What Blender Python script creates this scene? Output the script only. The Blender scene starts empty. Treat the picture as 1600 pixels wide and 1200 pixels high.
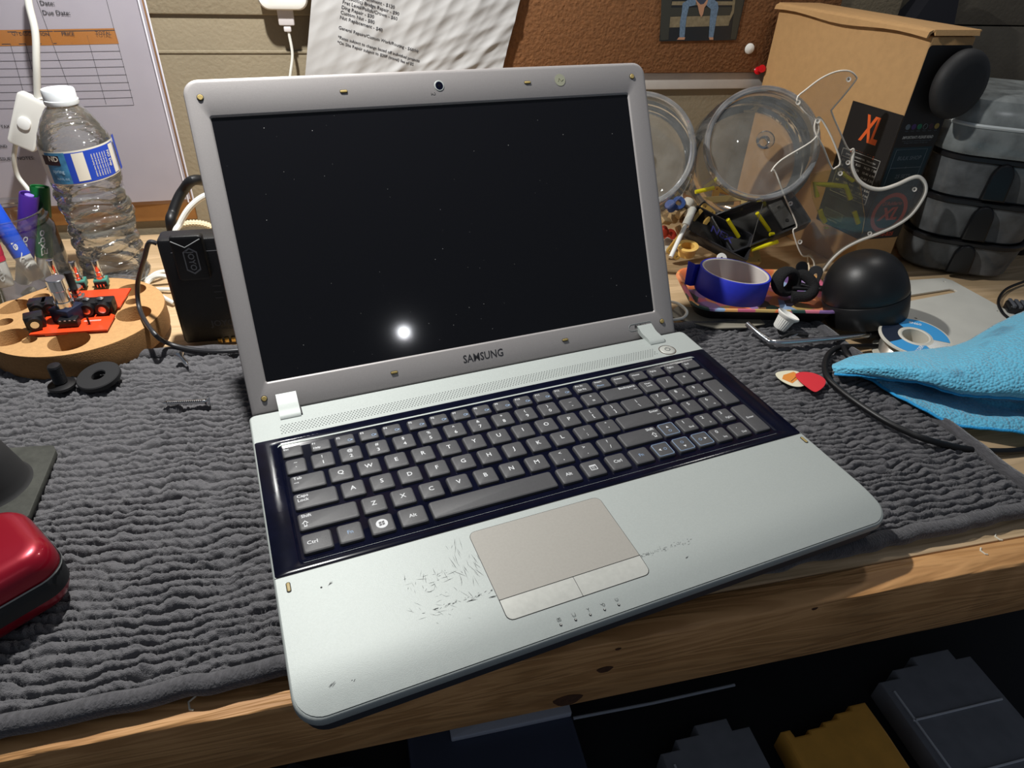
import bpy, bmesh, math, random
import numpy as np
from mathutils import Vector, Matrix, geometry
random.seed(7)
R_ = math.radians
SC = bpy.context.scene
COL = SC.collection

# ---------------- camera (calibrated on the laptop's screen, keys and touchpad) ----------------
FPX = 1043.762                      # focal length in pixels of the 1600 px frame
ROT = 9.3                           # the laptop is turned 9.3 degrees on the bench
CAM_LAP = Vector((.021141, -.182856, .313523))
def rodr(x, y, z):
    v = Vector((x, y, z)); return Matrix.Rotation(v.length, 3, v.normalized())
WLC = rodr(2.162263, -0.406676, 0.261396)              # laptop frame -> camera frame (x right, y down, z forward)
LZ = .038                           # palm-rest plane above the bench top
L2W = Matrix.Translation((0, 0, LZ)) @ Matrix.Rotation(R_(ROT), 4, 'Z')
cam_d = bpy.data.cameras.new('camera'); cam = bpy.data.objects.new('camera', cam_d); COL.objects.link(cam)
cam_d.sensor_width = 36; cam_d.sensor_fit = 'HORIZONTAL'; cam_d.lens = FPX * 36 / 1600; cam_d.clip_start = .01
RC = L2W.to_3x3() @ WLC.transposed() @ Matrix(((1, 0, 0), (0, -1, 0), (0, 0, -1)))
CW = L2W @ CAM_LAP
cam.matrix_world = Matrix.Translation(CW) @ RC.to_4x4()
SC.camera = cam
_RW = L2W.to_3x3() @ WLC.transposed()
def ray(u, v): return (_RW @ Vector(((u - 800) / FPX, (v - 600) / FPX, 1))).normalized()
def G(u, v, z=0.0):                 # where the sight line through a photo pixel meets the level z
    d = ray(u, v); return CW + d * ((z - CW.z) / d.z)
def Yp(u, v, y):                    # ... or the upright plane at y
    d = ray(u, v); return CW + d * ((y - CW.y) / d.y)

# ---------------- light, world, exposure ----------------
def lamp(name, loc, power, radius, col, kind='POINT'):
    l = bpy.data.lights.new(name, kind); l.energy = power; l.color = col
    if kind == 'AREA': l.shape = 'DISK'; l.size = radius * 2
    else: l.shadow_soft_size = radius
    o = bpy.data.objects.new(name, l); COL.objects.link(o); o.location = loc; return o
lamp('bench_lamp', (-.04, .42, .64), 7.5, .014, (1.0, .985, .95), 'AREA')
lamp('second_bench_lamp', (.70, .50, .72), 3.4, .03, (1.0, .97, .92))
lamp('room_bulb', (.408, -.528, .50), .6, .011, (.93, .95, 1.0))
W = bpy.data.worlds.new('room_light'); SC.world = W; W.use_nodes = True
W.node_tree.nodes['Background'].inputs[0].default_value = (.72, .82, 1, 1)
W.node_tree.nodes['Background'].inputs[1].default_value = .13
SC.view_settings.view_transform = 'Standard'; SC.view_settings.look = 'None'
SC.view_settings.exposure = 0; SC.view_settings.gamma = 1; SC.view_settings.use_curve_mapping = False

# ---------------- materials ----------------
def lin(c):
    if isinstance(c, str): c = tuple(int(c[i:i+2], 16) / 255 for i in (0, 2, 4))
    return tuple((x / 12.92 if x <= .04045 else ((x + .055) / 1.055) ** 2.4) for x in c) + (1,)
def mat(name, col, rough=.5, metal=0.0, var=0.0, vs=40, bump=0.0, bs=400, coat=0.0, trans=0.0, sheen=0.0, sub=0.0, spec=.5, stretch=None, ior=1.45):
    m = bpy.data.materials.new(name); m.use_nodes = True; nt = m.node_tree; N = nt.nodes; L = nt.links
    b = N['Principled BSDF']; c = lin(col)
    b.inputs['Base Color'].default_value = c; b.inputs['Roughness'].default_value = rough; b.inputs['Metallic'].default_value = metal
    b.inputs['Coat Weight'].default_value = coat; b.inputs['Coat Roughness'].default_value = .05
    b.inputs['Transmission Weight'].default_value = trans; b.inputs['Sheen Weight'].default_value = sheen
    b.inputs['Specular IOR Level'].default_value = spec; b.inputs['IOR'].default_value = ior
    if sub: b.inputs['Subsurface Weight'].default_value = sub; b.inputs['Subsurface Radius'].default_value = (.004, .003, .002)
    if var or bump:
        tc = N.new('ShaderNodeTexCoord'); mp = N.new('ShaderNodeMapping'); L.new(tc.outputs['Object'], mp.inputs[0])
        if stretch: mp.inputs['Scale'].default_value = stretch
    if var:
        n = N.new('ShaderNodeTexNoise'); n.inputs['Scale'].default_value = vs; n.inputs['Detail'].default_value = 5
        L.new(mp.outputs[0], n.inputs['Vector'])
        r = N.new('ShaderNodeValToRGB'); L.new(n.outputs['Fac'], r.inputs[0])
        r.color_ramp.elements[0].position = .3; r.color_ramp.elements[1].position = .7
        r.color_ramp.elements[0].color = tuple(x * (1 - var) for x in c[:3]) + (1,)
        r.color_ramp.elements[1].color = tuple(min(1, x * (1 + var)) for x in c[:3]) + (1,)
        L.new(r.outputs[0], b.inputs['Base Color'])
    if bump:
        n2 = N.new('ShaderNodeTexNoise'); n2.inputs['Scale'].default_value = bs; n2.inputs['Detail'].default_value = 3
        L.new(mp.outputs[0], n2.inputs['Vector'])
        bp = N.new('ShaderNodeBump'); bp.inputs['Strength'].default_value = bump; bp.inputs['Distance'].default_value = .001
        L.new(n2.outputs['Fac'], bp.inputs['Height']); L.new(bp.outputs[0], b.inputs['Normal'])
    return m
def clear(name, col='FFFFFF', haze=0.0, gloss=.03, hcol=None, edge=1.0, bump=0.0, bs=60):
    # thin clear plastic: see-through, with a grazing-angle sheen and an optional dusty haze
    m = bpy.data.materials.new(name); m.use_nodes = True; nt = m.node_tree; N = nt.nodes; L = nt.links
    N.remove(N['Principled BSDF']); out = N['Material Output']
    t = N.new('ShaderNodeBsdfTransparent'); t.inputs[0].default_value = lin(col)
    g = N.new('ShaderNodeBsdfGlossy'); g.inputs['Roughness'].default_value = gloss
    d = N.new('ShaderNodeBsdfDiffuse'); d.inputs[0].default_value = lin(hcol or 'D8D8D4')
    fr = N.new('ShaderNodeFresnel'); fr.inputs[0].default_value = 1.49
    mu = N.new('ShaderNodeMath'); mu.operation = 'MULTIPLY'; mu.inputs[1].default_value = edge; mu.use_clamp = True; L.new(fr.outputs[0], mu.inputs[0])
    if bump:
        tb = N.new('ShaderNodeTexCoord'); nb = N.new('ShaderNodeTexNoise'); nb.inputs['Scale'].default_value = bs; nb.inputs['Detail'].default_value = 2; mpb = N.new('ShaderNodeMapping'); mpb.inputs['Scale'].default_value = (1, 1, 2.5)
        L.new(tb.outputs['Object'], mpb.inputs[0]); L.new(mpb.outputs[0], nb.inputs['Vector']); bb = N.new('ShaderNodeBump'); bb.inputs['Strength'].default_value = bump; bb.inputs['Distance'].default_value = .003
        L.new(nb.outputs['Fac'], bb.inputs['Height']); L.new(bb.outputs[0], g.inputs['Normal']); L.new(bb.outputs[0], fr.inputs['Normal'])
    a = N.new('ShaderNodeMixShader'); L.new(mu.outputs[0], a.inputs[0]); L.new(t.outputs[0], a.inputs[1]); L.new(g.outputs[0], a.inputs[2])
    b = N.new('ShaderNodeMixShader')
    if haze:
        tc = N.new('ShaderNodeTexCoord'); n = N.new('ShaderNodeTexNoise'); n.inputs['Scale'].default_value = 45; n.inputs['Detail'].default_value = 6
        L.new(tc.outputs['Object'], n.inputs['Vector'])
        k = N.new('ShaderNodeMath'); k.operation = 'MULTIPLY'; k.inputs[1].default_value = 2 * haze; L.new(n.outputs['Fac'], k.inputs[0])
        L.new(k.outputs[0], b.inputs[0])
    else: b.inputs[0].default_value = 0
    L.new(a.outputs[0], b.inputs[1]); L.new(d.outputs[0], b.inputs[2]); L.new(b.outputs[0], out.inputs[0])
    return m
def glowy(name, col, tr=.5, rough=.4):
    # light passes into this plastic and comes out again on every side
    m = bpy.data.materials.new(name); m.use_nodes = True; nt = m.node_tree; N = nt.nodes; L = nt.links; b = N['Principled BSDF']
    b.inputs['Base Color'].default_value = lin(col); b.inputs['Roughness'].default_value = rough
    t = N.new('ShaderNodeBsdfTranslucent'); t.inputs[0].default_value = lin(col); x = N.new('ShaderNodeMixShader'); x.inputs[0].default_value = tr
    L.new(b.outputs[0], x.inputs[1]); L.new(t.outputs[0], x.inputs[2]); L.new(x.outputs[0], N['Material Output'].inputs[0]); return m
def wood(name, c1, c2, axis='X', scale=1.0, rough=.6, rings=55):
    m = bpy.data.materials.new(name); m.use_nodes = True; nt = m.node_tree; N = nt.nodes; L = nt.links
    b = N['Principled BSDF']; b.inputs['Roughness'].default_value = rough
    tc = N.new('ShaderNodeTexCoord'); mp = N.new('ShaderNodeMapping'); L.new(tc.outputs['Object'], mp.inputs[0])
    mp.inputs['Scale'].default_value = (.10, 1, 1) if axis == 'X' else (1, .10, 1)
    n = N.new('ShaderNodeTexNoise'); n.inputs['Scale'].default_value = 14 * scale; n.inputs['Detail'].default_value = 4; n.inputs['Distortion'].default_value = .6
    L.new(mp.outputs[0], n.inputs['Vector'])
    k = N.new('ShaderNodeMath'); k.operation = 'MULTIPLY'; k.inputs[1].default_value = rings; L.new(n.outputs['Fac'], k.inputs[0])
    s = N.new('ShaderNodeMath'); s.operation = 'SINE'; L.new(k.outputs[0], s.inputs[0])
    n2 = N.new('ShaderNodeTexNoise'); n2.inputs['Scale'].default_value = 9 * scale; L.new(tc.outputs['Object'], n2.inputs['Vector'])
    ad = N.new('ShaderNodeMath'); ad.operation = 'MULTIPLY_ADD'; ad.inputs[1].default_value = .30; ad.inputs[2].default_value = .0
    L.new(s.outputs[0], ad.inputs[0]); a2 = N.new('ShaderNodeMath'); L.new(ad.outputs[0], a2.inputs[0]); L.new(n2.outputs['Fac'], a2.inputs[1])
    r = N.new('ShaderNodeValToRGB'); L.new(a2.outputs[0], r.inputs[0]); r.color_ramp.elements[0].position = .2; r.color_ramp.elements[1].position = .75
    r.color_ramp.elements[0].color = lin(c2); r.color_ramp.elements[1].color = lin(c1); L.new(r.outputs[0], b.inputs['Base Color'])
    bp = N.new('ShaderNodeBump'); bp.inputs['Strength'].default_value = .35; bp.inputs['Distance'].default_value = .0008
    L.new(s.outputs[0], bp.inputs['Height']); L.new(bp.outputs[0], b.inputs['Normal'])
    return m

# ---------------- mesh helpers ----------------
I4 = Matrix.Identity(4)
def rr(x0, x1, y0, y1, r, n=5):
    pts = []
    for cx, cy, a0 in ((x1 - r, y0 + r, -90), (x1 - r, y1 - r, 0), (x0 + r, y1 - r, 90), (x0 + r, y0 + r, 180)):
        for i in range(n + 1):
            a = R_(a0 + 90 * i / n); pts.append((cx + r * math.cos(a), cy + r * math.sin(a)))
    return pts
def circ(r, n=32, cx=0, cy=0, a0=0): return [(cx + r * math.cos(2 * math.pi * i / n + a0), cy + r * math.sin(2 * math.pi * i / n + a0)) for i in range(n)]
def resamp(pts, step):
    out = []
    for i, a in enumerate(pts):
        b = pts[(i + 1) % len(pts)]; d = math.dist(a, b); k = max(1, int(math.ceil(d / step)))
        for j in range(k): out.append((a[0] + (b[0] - a[0]) * j / k, a[1] + (b[1] - a[1]) * j / k))
    return out
def spl(pts, k=8, closed=False):
    P = [Vector(p) for p in pts]; n = len(P); out = []
    for i in range(n if closed else n - 1):
        g = (lambda j: P[j % n]) if closed else (lambda j: P[max(0, min(n - 1, j))])
        a, b, c, d = g(i - 1), g(i), g(i + 1), g(i + 2)
        for j in range(k):
            t = j / k
            out.append(.5 * ((2 * b) + (c - a) * t + (2 * a - 5 * b + 4 * c - d) * t * t + (3 * b - a - 3 * c + d) * t ** 3))
    if not closed: out.append(P[-1].copy())
    return out
_tc = {}
def text_mesh(s, shear=0.0, bold=0.0, align='CENTER'):
    key = (s, shear, bold, align)
    if key not in _tc:
        c = bpy.data.curves.new('t', 'FONT'); c.body = s; c.size = 1; c.align_x = align; c.align_y = 'CENTER'; c.resolution_u = 2
        c.shear = shear; c.offset = bold
        o = bpy.data.objects.new('t', c); me = o.to_mesh()
        _tc[key] = ([tuple(v.co) for v in me.vertices], [tuple(p.vertices) for p in me.polygons])
        o.to_mesh_clear(); bpy.data.objects.remove(o); bpy.data.curves.remove(c)
    return _tc[key]
def fillcurve(loops, z0, z1, bev=0.0):
    c = bpy.data.curves.new('t', 'CURVE'); c.dimensions = '2D'; c.fill_mode = 'BOTH'; c.extrude = max(1e-6, (z1 - z0) / 2 - bev); c.bevel_depth = bev; c.bevel_resolution = 1; c.offset = -bev
    for lp in loops:
        s = c.splines.new('POLY'); s.points.add(len(lp) - 1); s.use_cyclic_u = True
        for i, p in enumerate(lp): s.points[i].co = (p[0], p[1], 0, 1)
    o = bpy.data.objects.new('t', c); me = o.to_mesh(); zc = (z0 + z1) / 2
    r = ([(v.co.x, v.co.y, v.co.z + zc) for v in me.vertices], [tuple(p.vertices) for p in me.polygons])
    o.to_mesh_clear(); bpy.data.objects.remove(o); bpy.data.curves.remove(c); return r
class MB:
    def __init__(s, M=None): s.v = []; s.f = []; s.m = []; s.M = M
    def add(s, vs, fs, mi=0, M=None):
        b = len(s.v)
        T = M if s.M is None else (s.M if M is None else s.M @ M)
        s.v += [tuple(T @ Vector(p)) for p in vs] if T is not None else [tuple(p) for p in vs]
        s.f += [tuple(b + i for i in f) for f in fs]; s.m += [mi] * len(fs); return s
    def loft(s, rings, c0=True, c1=True, mi=0, M=None, loop=True, wrap=False):
        n = len(rings[0]); vs = [p for r in rings for p in r]; fs = []
        K = len(rings)
        for k in range(K if wrap else K - 1):
            k2 = (k + 1) % K
            for i in range(n if loop else n - 1):
                j = (i + 1) % n; fs.append((k * n + i, k * n + j, k2 * n + j, k2 * n + i))
        if c0 and not wrap: fs.append(tuple(range(n - 1, -1, -1)))
        if c1 and not wrap: fs.append(tuple((K - 1) * n + i for i in range(n)))
        return s.add(vs, fs, mi, M)
    def prism(s, o, z0, z1, mi=0, M=None, b=0.0, bb=None):
        bb = b if bb is None else bb
        def ins(o, d):
            if d == 0: return o
            cx = sum(p[0] for p in o) / len(o); cy = sum(p[1] for p in o) / len(o)
            w = max(p[0] for p in o) - min(p[0] for p in o); h = max(p[1] for p in o) - min(p[1] for p in o)
            fx = (w - 2 * d) / w; fy = (h - 2 * d) / h
            return [(cx + (p[0] - cx) * fx, cy + (p[1] - cy) * fy) for p in o]
        rings = []
        if bb: rings += [[(x, y, z0) for x, y in ins(o, bb)], [(x, y, z0 + bb * .3) for x, y in ins(o, bb * .3)]]
        rings += [[(x, y, z0 + bb) for x, y in o], [(x, y, z1 - b) for x, y in o]]
        if b: rings += [[(x, y, z1 - b * .3) for x, y in ins(o, b * .3)], [(x, y, z1) for x, y in ins(o, b)]]
        return s.loft(rings, mi=mi, M=M)
    def box(s, x0, x1, y0, y1, z0, z1, mi=0, M=None, b=0.0, r=None):
        if b or r: return s.prism(rr(x0, x1, y0, y1, r or b * 1.2, 4), z0, z1, mi, M, b)
        return s.prism([(x0, y0), (x1, y0), (x1, y1), (x0, y1)], z0, z1, mi, M)
    def lathe(s, prof, n=40, mi=0, M=None, c0=False, c1=False):
        return s.loft([[(r * math.cos(2 * math.pi * i / n), r * math.sin(2 * math.pi * i / n), z) for i in range(n)] for r, z in prof], c0, c1, mi, M)
    def cyl(s, r, z0, z1, mi=0, M=None, n=32, b=0.0):
        p = [(r, z0), (r, z1)] if not b else [(r - b, z0), (r, z0 + b), (r, z1 - b), (r - b, z1)]
        return s.lathe(p, n, mi, M, True, True)
    def tube(s, pts, r, n=10, mi=0, closed=False, cap=True, M=None):
        P = [Vector(p) for p in pts]; K = len(P); rings = []; up = None
        for i, p in enumerate(P):
            t = (P[(i + 1) % K] - P[i - 1]) if closed else (P[min(K - 1, i + 1)] - P[max(0, i - 1)])
            t = t.normalized() if t.length > 0 else Vector((1, 0, 0))
            if up is None: up = t.orthogonal().normalized()
            up = (up - t * up.dot(t)); up = up.normalized() if up.length > 1e-6 else t.orthogonal().normalized()
            q = t.cross(up); rad = r(i / (K - 1)) if callable(r) else r
            rings.append([tuple(p + up * (rad * math.cos(2 * math.pi * j / n)) + q * (rad * math.sin(2 * math.pi * j / n))) for j in range(n)])
        return s.loft(rings, cap and not closed, cap and not closed, mi, M, wrap=closed)
    def rod(s, a, b, r, n=16, mi=0, r2=None): 
        r2 = r if r2 is None else r2
        return s.tube([a, b], lambda t: r + (r2 - r) * t, n, mi)
    def text(s, t, size, M=None, mi=0, shear=0.0, bold=0.0, align='CENTER', sx=1.0):
        vs, fs = text_mesh(t, shear, bold, align)
        return s.add([(x * size * sx, y * size, z) for x, y, z in vs], fs, mi, M)
    def plate(s, loops, z0, z1, mi=0, M=None, bev=0.0):
        vs, fs = fillcurve(loops, z0, z1, bev); return s.add(vs, fs, mi, M)
    def quad(s, pts, mi=0, M=None): return s.add(pts, [tuple(range(len(pts)))], mi, M)
    def build(s, name, mats, parent=None, smooth=35, loc=None):
        me = bpy.data.meshes.new(name)
        o0 = Vector(loc) if loc is not None else Vector((0, 0, 0))
        me.from_pydata([tuple(Vector(p) - o0) for p in s.v] if loc is not None else s.v, [], s.f)
        if not isinstance(mats, (list, tuple)): mats = [mats]
        for m in mats: me.materials.append(m)
        me.polygons.foreach_set('material_index', s.m)
        bm = bmesh.new(); bm.from_mesh(me); bmesh.ops.recalc_face_normals(bm, faces=bm.faces); bm.to_mesh(me); bm.free()
        if smooth:
            me.polygons.foreach_set('use_smooth', [True] * len(me.polygons)); me.set_sharp_from_angle(angle=R_(smooth))
        me.update()
        o = bpy.data.objects.new(name, me); COL.objects.link(o)
        if loc is not None: o.location = o0
        if parent is not None: o.parent = parent
        return o
def tag(o, label=None, cat=None, group=None, kind=None):
    if label: o['label'] = label
    if cat: o['category'] = cat
    if group: o['group'] = group
    if kind: o['kind'] = kind
    return o
def thing(name, label, cat, loc=(0, 0, 0), rot=(0, 0, 0), group=None, M=None):
    o = bpy.data.objects.new(name, None); o.empty_display_size = .01; COL.objects.link(o)
    if M is not None: o.matrix_world = M
    else: o.location = loc; o.rotation_euler = rot
    return tag(o, label, cat, group)
def T(x=0, y=0, z=0): return Matrix.Translation((x, y, z))
def Rz(a): return Matrix.Rotation(R_(a), 4, 'Z')
def Rx(a): return Matrix.Rotation(R_(a), 4, 'X')
def Ry(a): return Matrix.Rotation(R_(a), 4, 'Y')
def axes(o, x, y, z):
    x, y, z, o = Vector(x), Vector(y), Vector(z), Vector(o)
    return Matrix(((x[0], y[0], z[0], o[0]), (x[1], y[1], z[1], o[1]), (x[2], y[2], z[2], o[2]), (0, 0, 0, 1)))
def along(a, b):                    # frame whose z runs from a to b
    a, b = Vector(a), Vector(b); z = (b - a).normalized(); x = z.orthogonal().normalized()
    return axes(a, x, z.cross(x), z)
def toward(o, n, up=(0, 0, 1)):     # frame at o with z = n, y as near to up as it can be
    z = Vector(n).normalized(); y = (Vector(up) - z * z.dot(Vector(up))).normalized()
    return axes(o, y.cross(z), y, z)

# ---------------- materials used across the scene ----------------
M_top = wood('bench_top_wood', 'CDB08A', 'BCA07A', 'X', 2.0, .6, 40)
M_pine = wood('bench_front_pine', 'C89660', 'B48350', 'X', 3.0, .6, 50)
M_chrome = mat('chrome', 'D8DADC', .16, 1.0)
M_steel = mat('steel', 'A9ABA9', .35, .9)
M_blackp = mat('black_plastic', '161618', .38, var=.15)
M_blackm = mat('black_matte', '121214', .7)
M_white = mat('white_plastic', 'E3E2DC', .4)
M_cream = mat('cream_plastic', 'DDB96A', .4)
M_cable = mat('black_cable', '101012', .45)
M_wcable = mat('white_cable', 'D9D9D2', .5)
M_ink = mat('ink', '23232A', .8)

# ---------------- setting ----------------
WY = .71
def struct(mb, name, mats, **k): return tag(mb.build(name, mats, **k), kind='structure')
m_wall = mat('wall_paint_cream', '8A7F6A', .45, var=.06, vs=9, bump=.6, bs=220)
mb = MB(); mb.box(-.9, .80, WY, WY + .03, -.8, .245); mb.box(-.9, .80, WY - .004, WY + .03, .245, .60, b=.002); mb.box(-.9, .8, WY - .0012, WY + .01, .206, .209, b=.0004)
struct(mb, 'wall_back', m_wall)
m_block = mat('wall_paint_grey', '5F5A50', .7, var=.15, vs=14, bump=.8, bs=150)
mb = MB()
for k, (a, b) in enumerate(((-.8, .12), (.122, .235), (.237, .60))): mb.box(.80, 1.9, WY + .05, WY + .09, a, b, b=.001)
struct(mb, 'wall_right', m_block)
m_floor = mat('floor_dark', '15181D', .6, var=.3, vs=6)
mb = MB(); mb.box(-1.6, 2.4, -1.2, 1.0, -.78, -.75); struct(mb, 'floor', m_floor)
m_trim = mat('trim_grey', 'CBC6C0', .4, .1, var=.05)
mb = MB(); zt = Yp(1100, 113, .706).z; zb = Yp(1080, 139, .706).z; mb.box(.20, .72, WY - .006, WY - .0005, zb, zt, b=.001); struct(mb, 'trim_1', m_trim)

# workbench
bench = thing('workbench', 'wooden workbench with pale plank top and rough brown front edge board', 'workbench', (.1, .034, 0))
mb = MB(T(-.1, -.034, 0)); mb.box(-1.0, 1.8, .0552, .70, -.022, 0, b=.0012); mb.build('top_board', M_top, bench)
mb = MB(T(-.1, -.034, 0))
# rough front board: slightly wavy worn arris
ring = []
N = 260
for i in range(N + 1):
    x = -1.0 + 2.8 * i / N
    w = .0005 * math.sin(x * 31) + .0004 * math.sin(x * 83 + 1) + random.uniform(-.0002, .0002)
    c = .0009 + .0012 * (.5 + .5 * math.sin(x * 23 + 2)) ** 3 + random.uniform(0, .0004)
    ring.append([(x, .0542, -.062), (x, .0542, -.0006), (x, .0535, -.0001), (x, .034 + c + w, -.0001), (x, .034 + c * .35 + w, -c * .4), (x, .034, -c * 1.1), (x, .034, -.0605), (x, .0355, -.062)])
mb.loft(ring)
for u, v, rx, rz in ((945, 1046, .0052, .0032), (887, 1094, .0095, .0060), (966, 1014, .002, .0013), (1273, 951, .0022, .0015)):   # knots in the board
    q = Yp(u, v, .0339); mb.add([(q.x + rx * math.cos(a) * (1 + .15 * math.sin(3 * a)), .0338, min(-.004, max(-.0615, q.z + rz * math.sin(a)))) for a in [2 * math.pi * k / 16 for k in range(16)]], [tuple(range(16))], 1)
mb.build('front_board', [M_pine, mat('wood_knot', '4A2E1C', .7, var=.3, vs=300)], bench, smooth=50)
mb = MB(T(-.1, -.034, 0))
for x in (-.85, 1.5):
    mb.box(x, x + .09, .08, .17, -.75, -.022, b=.002)
    mb.build('leg', M_pine, bench); mb = MB(T(-.1, -.034, 0))
# little chalky chip marks and stains belong to the front board
for k, (u, v, a, w) in enumerate(((298, 1100, .004, .0011), (1535, 862, .003, .0012), (1558, 840, .003, .0012))):
    p = G(u, v, 0); mb.tube([(p.x + a * .5, p.y + a, .0002), (p.x - a * .3, p.y + a * .3, .0002), (p.x, p.y - a * .8, .0002), (p.x + a * .5, p.y - a, .0002)], .0006, 6)
mb.build('chalk_mark', mat('chalk', 'D8D2C0', .9), bench)

# ---------------- rug ----------------
def vnoise(x, y, seed, s):
    rs = np.random.RandomState(seed); T_ = rs.rand(256, 256)
    x = x / s; y = y / s; xi = np.floor(x).astype(int); yi = np.floor(y).astype(int); fx = x - xi; fy = y - yi
    fx = fx * fx * (3 - 2 * fx); fy = fy * fy * (3 - 2 * fy)
    g = lambda a, b: T_[a & 255, b & 255]
    return (g(xi, yi) * (1 - fx) + g(xi + 1, yi) * fx) * (1 - fy) + (g(xi, yi + 1) * (1 - fx) + g(xi + 1, yi + 1) * fx) * fy
RC4 = [(-.52, .034), (.531, .073), (.513, .351), (-.50, .420)]
def rug():
    nx, ny = 1300, 450
    u = np.linspace(0, 1, nx)[None, :]; v = np.linspace(0, 1, ny)[:, None]
    c = RC4
    X = (1 - v) * ((1 - u) * c[0][0] + u * c[1][0]) + v * ((1 - u) * c[3][0] + u * c[2][0])
    Y = (1 - v) * ((1 - u) * c[0][1] + u * c[1][1]) + v * ((1 - u) * c[3][1] + u * c[2][1])
    Wd, Hd = 1.03, .33
    a = u * Wd; b = v * Hd
    # rug-local coordinates in mm, rows run along the length and wander a little
    A = a * 1000 + 0 * b; B = b * 1000 + 0 * a
    wob = 9.0 * (vnoise(A, B, 1, 60) - .5) + 6.5 * (vnoise(A, B, 2, 21) - .5) + 3.4 * (vnoise(A, B, 22, 8) - .5)
    ph = (B + wob) / 6.9; row = np.floor(ph); fr = ph - row
    rowr = np.random.RandomState(5).rand(400)[(row.astype(int)) % 400]
    prof = np.sqrt(np.clip(1 - (2 * fr - 1) ** 2, 0, 1))
    # twisted loops along each row
    q = A / 4.6 + rowr * 17 + 2.2 * (vnoise(A, B, 3, 9) - .5) + (fr - .5) * 1.5
    lf = q - np.floor(q); li = np.floor(q).astype(int)
    lr2 = 0
    lr = np.random.RandomState(6).rand(4096)[(li * 7 + row.astype(int) * 131) % 4096]
    lp = np.sqrt(np.clip(1 - (2 * lf - 1) ** 2, 0, 1))
    gap = np.clip((vnoise(A, B, 8, 26) - .35) * 3, 0, 1)          # how open the valley between rows is
    p5 = 1 - np.abs(2 * fr - 1) ** 4; gs = np.clip(.38 + .62 * gap, 0, 1)
    h = 1.2 + 5.6 * (p5 * gs + (1 - gs) * (.72 + .28 * p5)) + 2.0 * (lp ** .8) * (.25 + .75 * p5) + 1.8 * (lr - .5) * p5 - 1.3 + 2.4 * (vnoise(A, B, 23, 6) - .5) - 2.2 * np.clip(vnoise(A, B, 24, 11) - .68, 0, 1) * 3
    tw = q * 3 + fr * 2.2; h = h + .28 * np.sin(tw * 6.283) * prof
    h = h + 1.4 * (vnoise(A, B, 9, 40) - .5) + .35 * (vnoise(A, B, 10, 1.9) - .5)
    e = np.minimum(np.minimum(a, Wd - a), np.minimum(b, Hd - b)) * 1000
    ed = np.clip(e / 7, 0, 1)
    Z = (.0016 + .001 * h) * (.35 + .65 * ed ** .5)
    dx = .9 * (vnoise(A, B, 11, 4) - .5) * 1e-3
    co = np.stack([X + dx, Y + dx * .6, Z], -1).reshape(-1, 3)
    idx = np.arange(nx * ny).reshape(ny, nx)
    f = np.stack([idx[:-1, :-1], idx[:-1, 1:], idx[1:, 1:], idx[1:, :-1]], -1).reshape(-1, 4)
    me = bpy.data.meshes.new('rug'); me.vertices.add(len(co)); me.vertices.foreach_set('co', co.ravel())
    me.loops.add(f.size); me.loops.foreach_set('vertex_index', f.ravel().astype(np.int32))
    me.polygons.add(len(f)); me.polygons.foreach_set('loop_start', np.arange(0, f.size, 4, dtype=np.int32)); me.polygons.foreach_set('loop_total', np.full(len(f), 4, dtype=np.int32))
    me.update(calc_edges=True); me.polygons.foreach_set('use_smooth', [True] * len(f))
    return me
m_rug = mat('rug_charcoal_loops', '5E5D60', .95, var=.10, vs=300, bump=1.0, bs=1500, sheen=.2)
rugo = thing('rug', 'charcoal grey loop pile rug covering the bench under the laptop', 'rug', (0, .2, 0))
me = rug(); me.materials.append(m_rug); o = bpy.data.objects.new('loop_pile', me); COL.objects.link(o); o.location = (0, -.2, 0); o.parent = rugo
m_bind = mat('rug_binding_yarn', '4A494C', .95, var=.25, vs=400, bump=1.0, bs=900, sheen=.3, stretch=(1, .35, 1))
mb = MB(T(0, -.2, 0)); edge = []
for i in range(4):
    a, b = Vector(RC4[i]), Vector(RC4[(i + 1) % 4]); k = int((b - a).length / .012)
    for j in range(k): p = a.lerp(b, j / k); edge.append((p.x + random.uniform(-.0008, .0008), p.y + random.uniform(-.0012, .0012), .0068 + random.uniform(-.0007, .0007)))
mb.tube(spl(edge, 4, True), .0058, 12, closed=True); mb.build('edge_binding', m_bind, rugo, smooth=80)
ZR = .0105                           # height of the rug's pile

# ---------------- laptop ----------------
lap = thing('laptop', 'open silver-grey laptop with black screen and black keyboard, in the middle of the rug', 'laptop', (0, 0, .012), (0, 0, R_(ROT)))
ZP = LZ - .012
m_sil = mat('laptop_silver', 'A3A9A6', .52, .18, var=.03, vs=900, bump=.12, bs=2600)
m_lid = mat('laptop_lid_silver', '94908F', .48, .25, var=.03, vs=900, bump=.12, bs=2600)
m_side = mat('laptop_underside', '3A3B40', .5)
m_bez = mat('laptop_gloss_black', '090B1A', .14, spec=.16, var=.3, vs=60)
m_key = mat('key_grey', '444446', .5, var=.06, vs=800, bump=.15, bs=2500)
m_leg = mat('key_legend', 'C9CBCD', .6)
m_legb = mat('key_legend_blue', '7C93B0', .6)
m_scr = mat('screen_glass', '0F0F12', .07, spec=.5)
m_pad = mat('touchpad_taupe', '98958E', .55, .1, var=.03, vs=700)
m_line = mat('seam_dark', '1A1A1C', .7)
m_dot = mat('rubber_stud', 'A08C55', .5)
WL, DL = .383, .2475
Y0 = .0015
def ztop(y): return 0.0 if y > .034 else -.0058 * (1 - y / .034) ** 2
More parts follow.
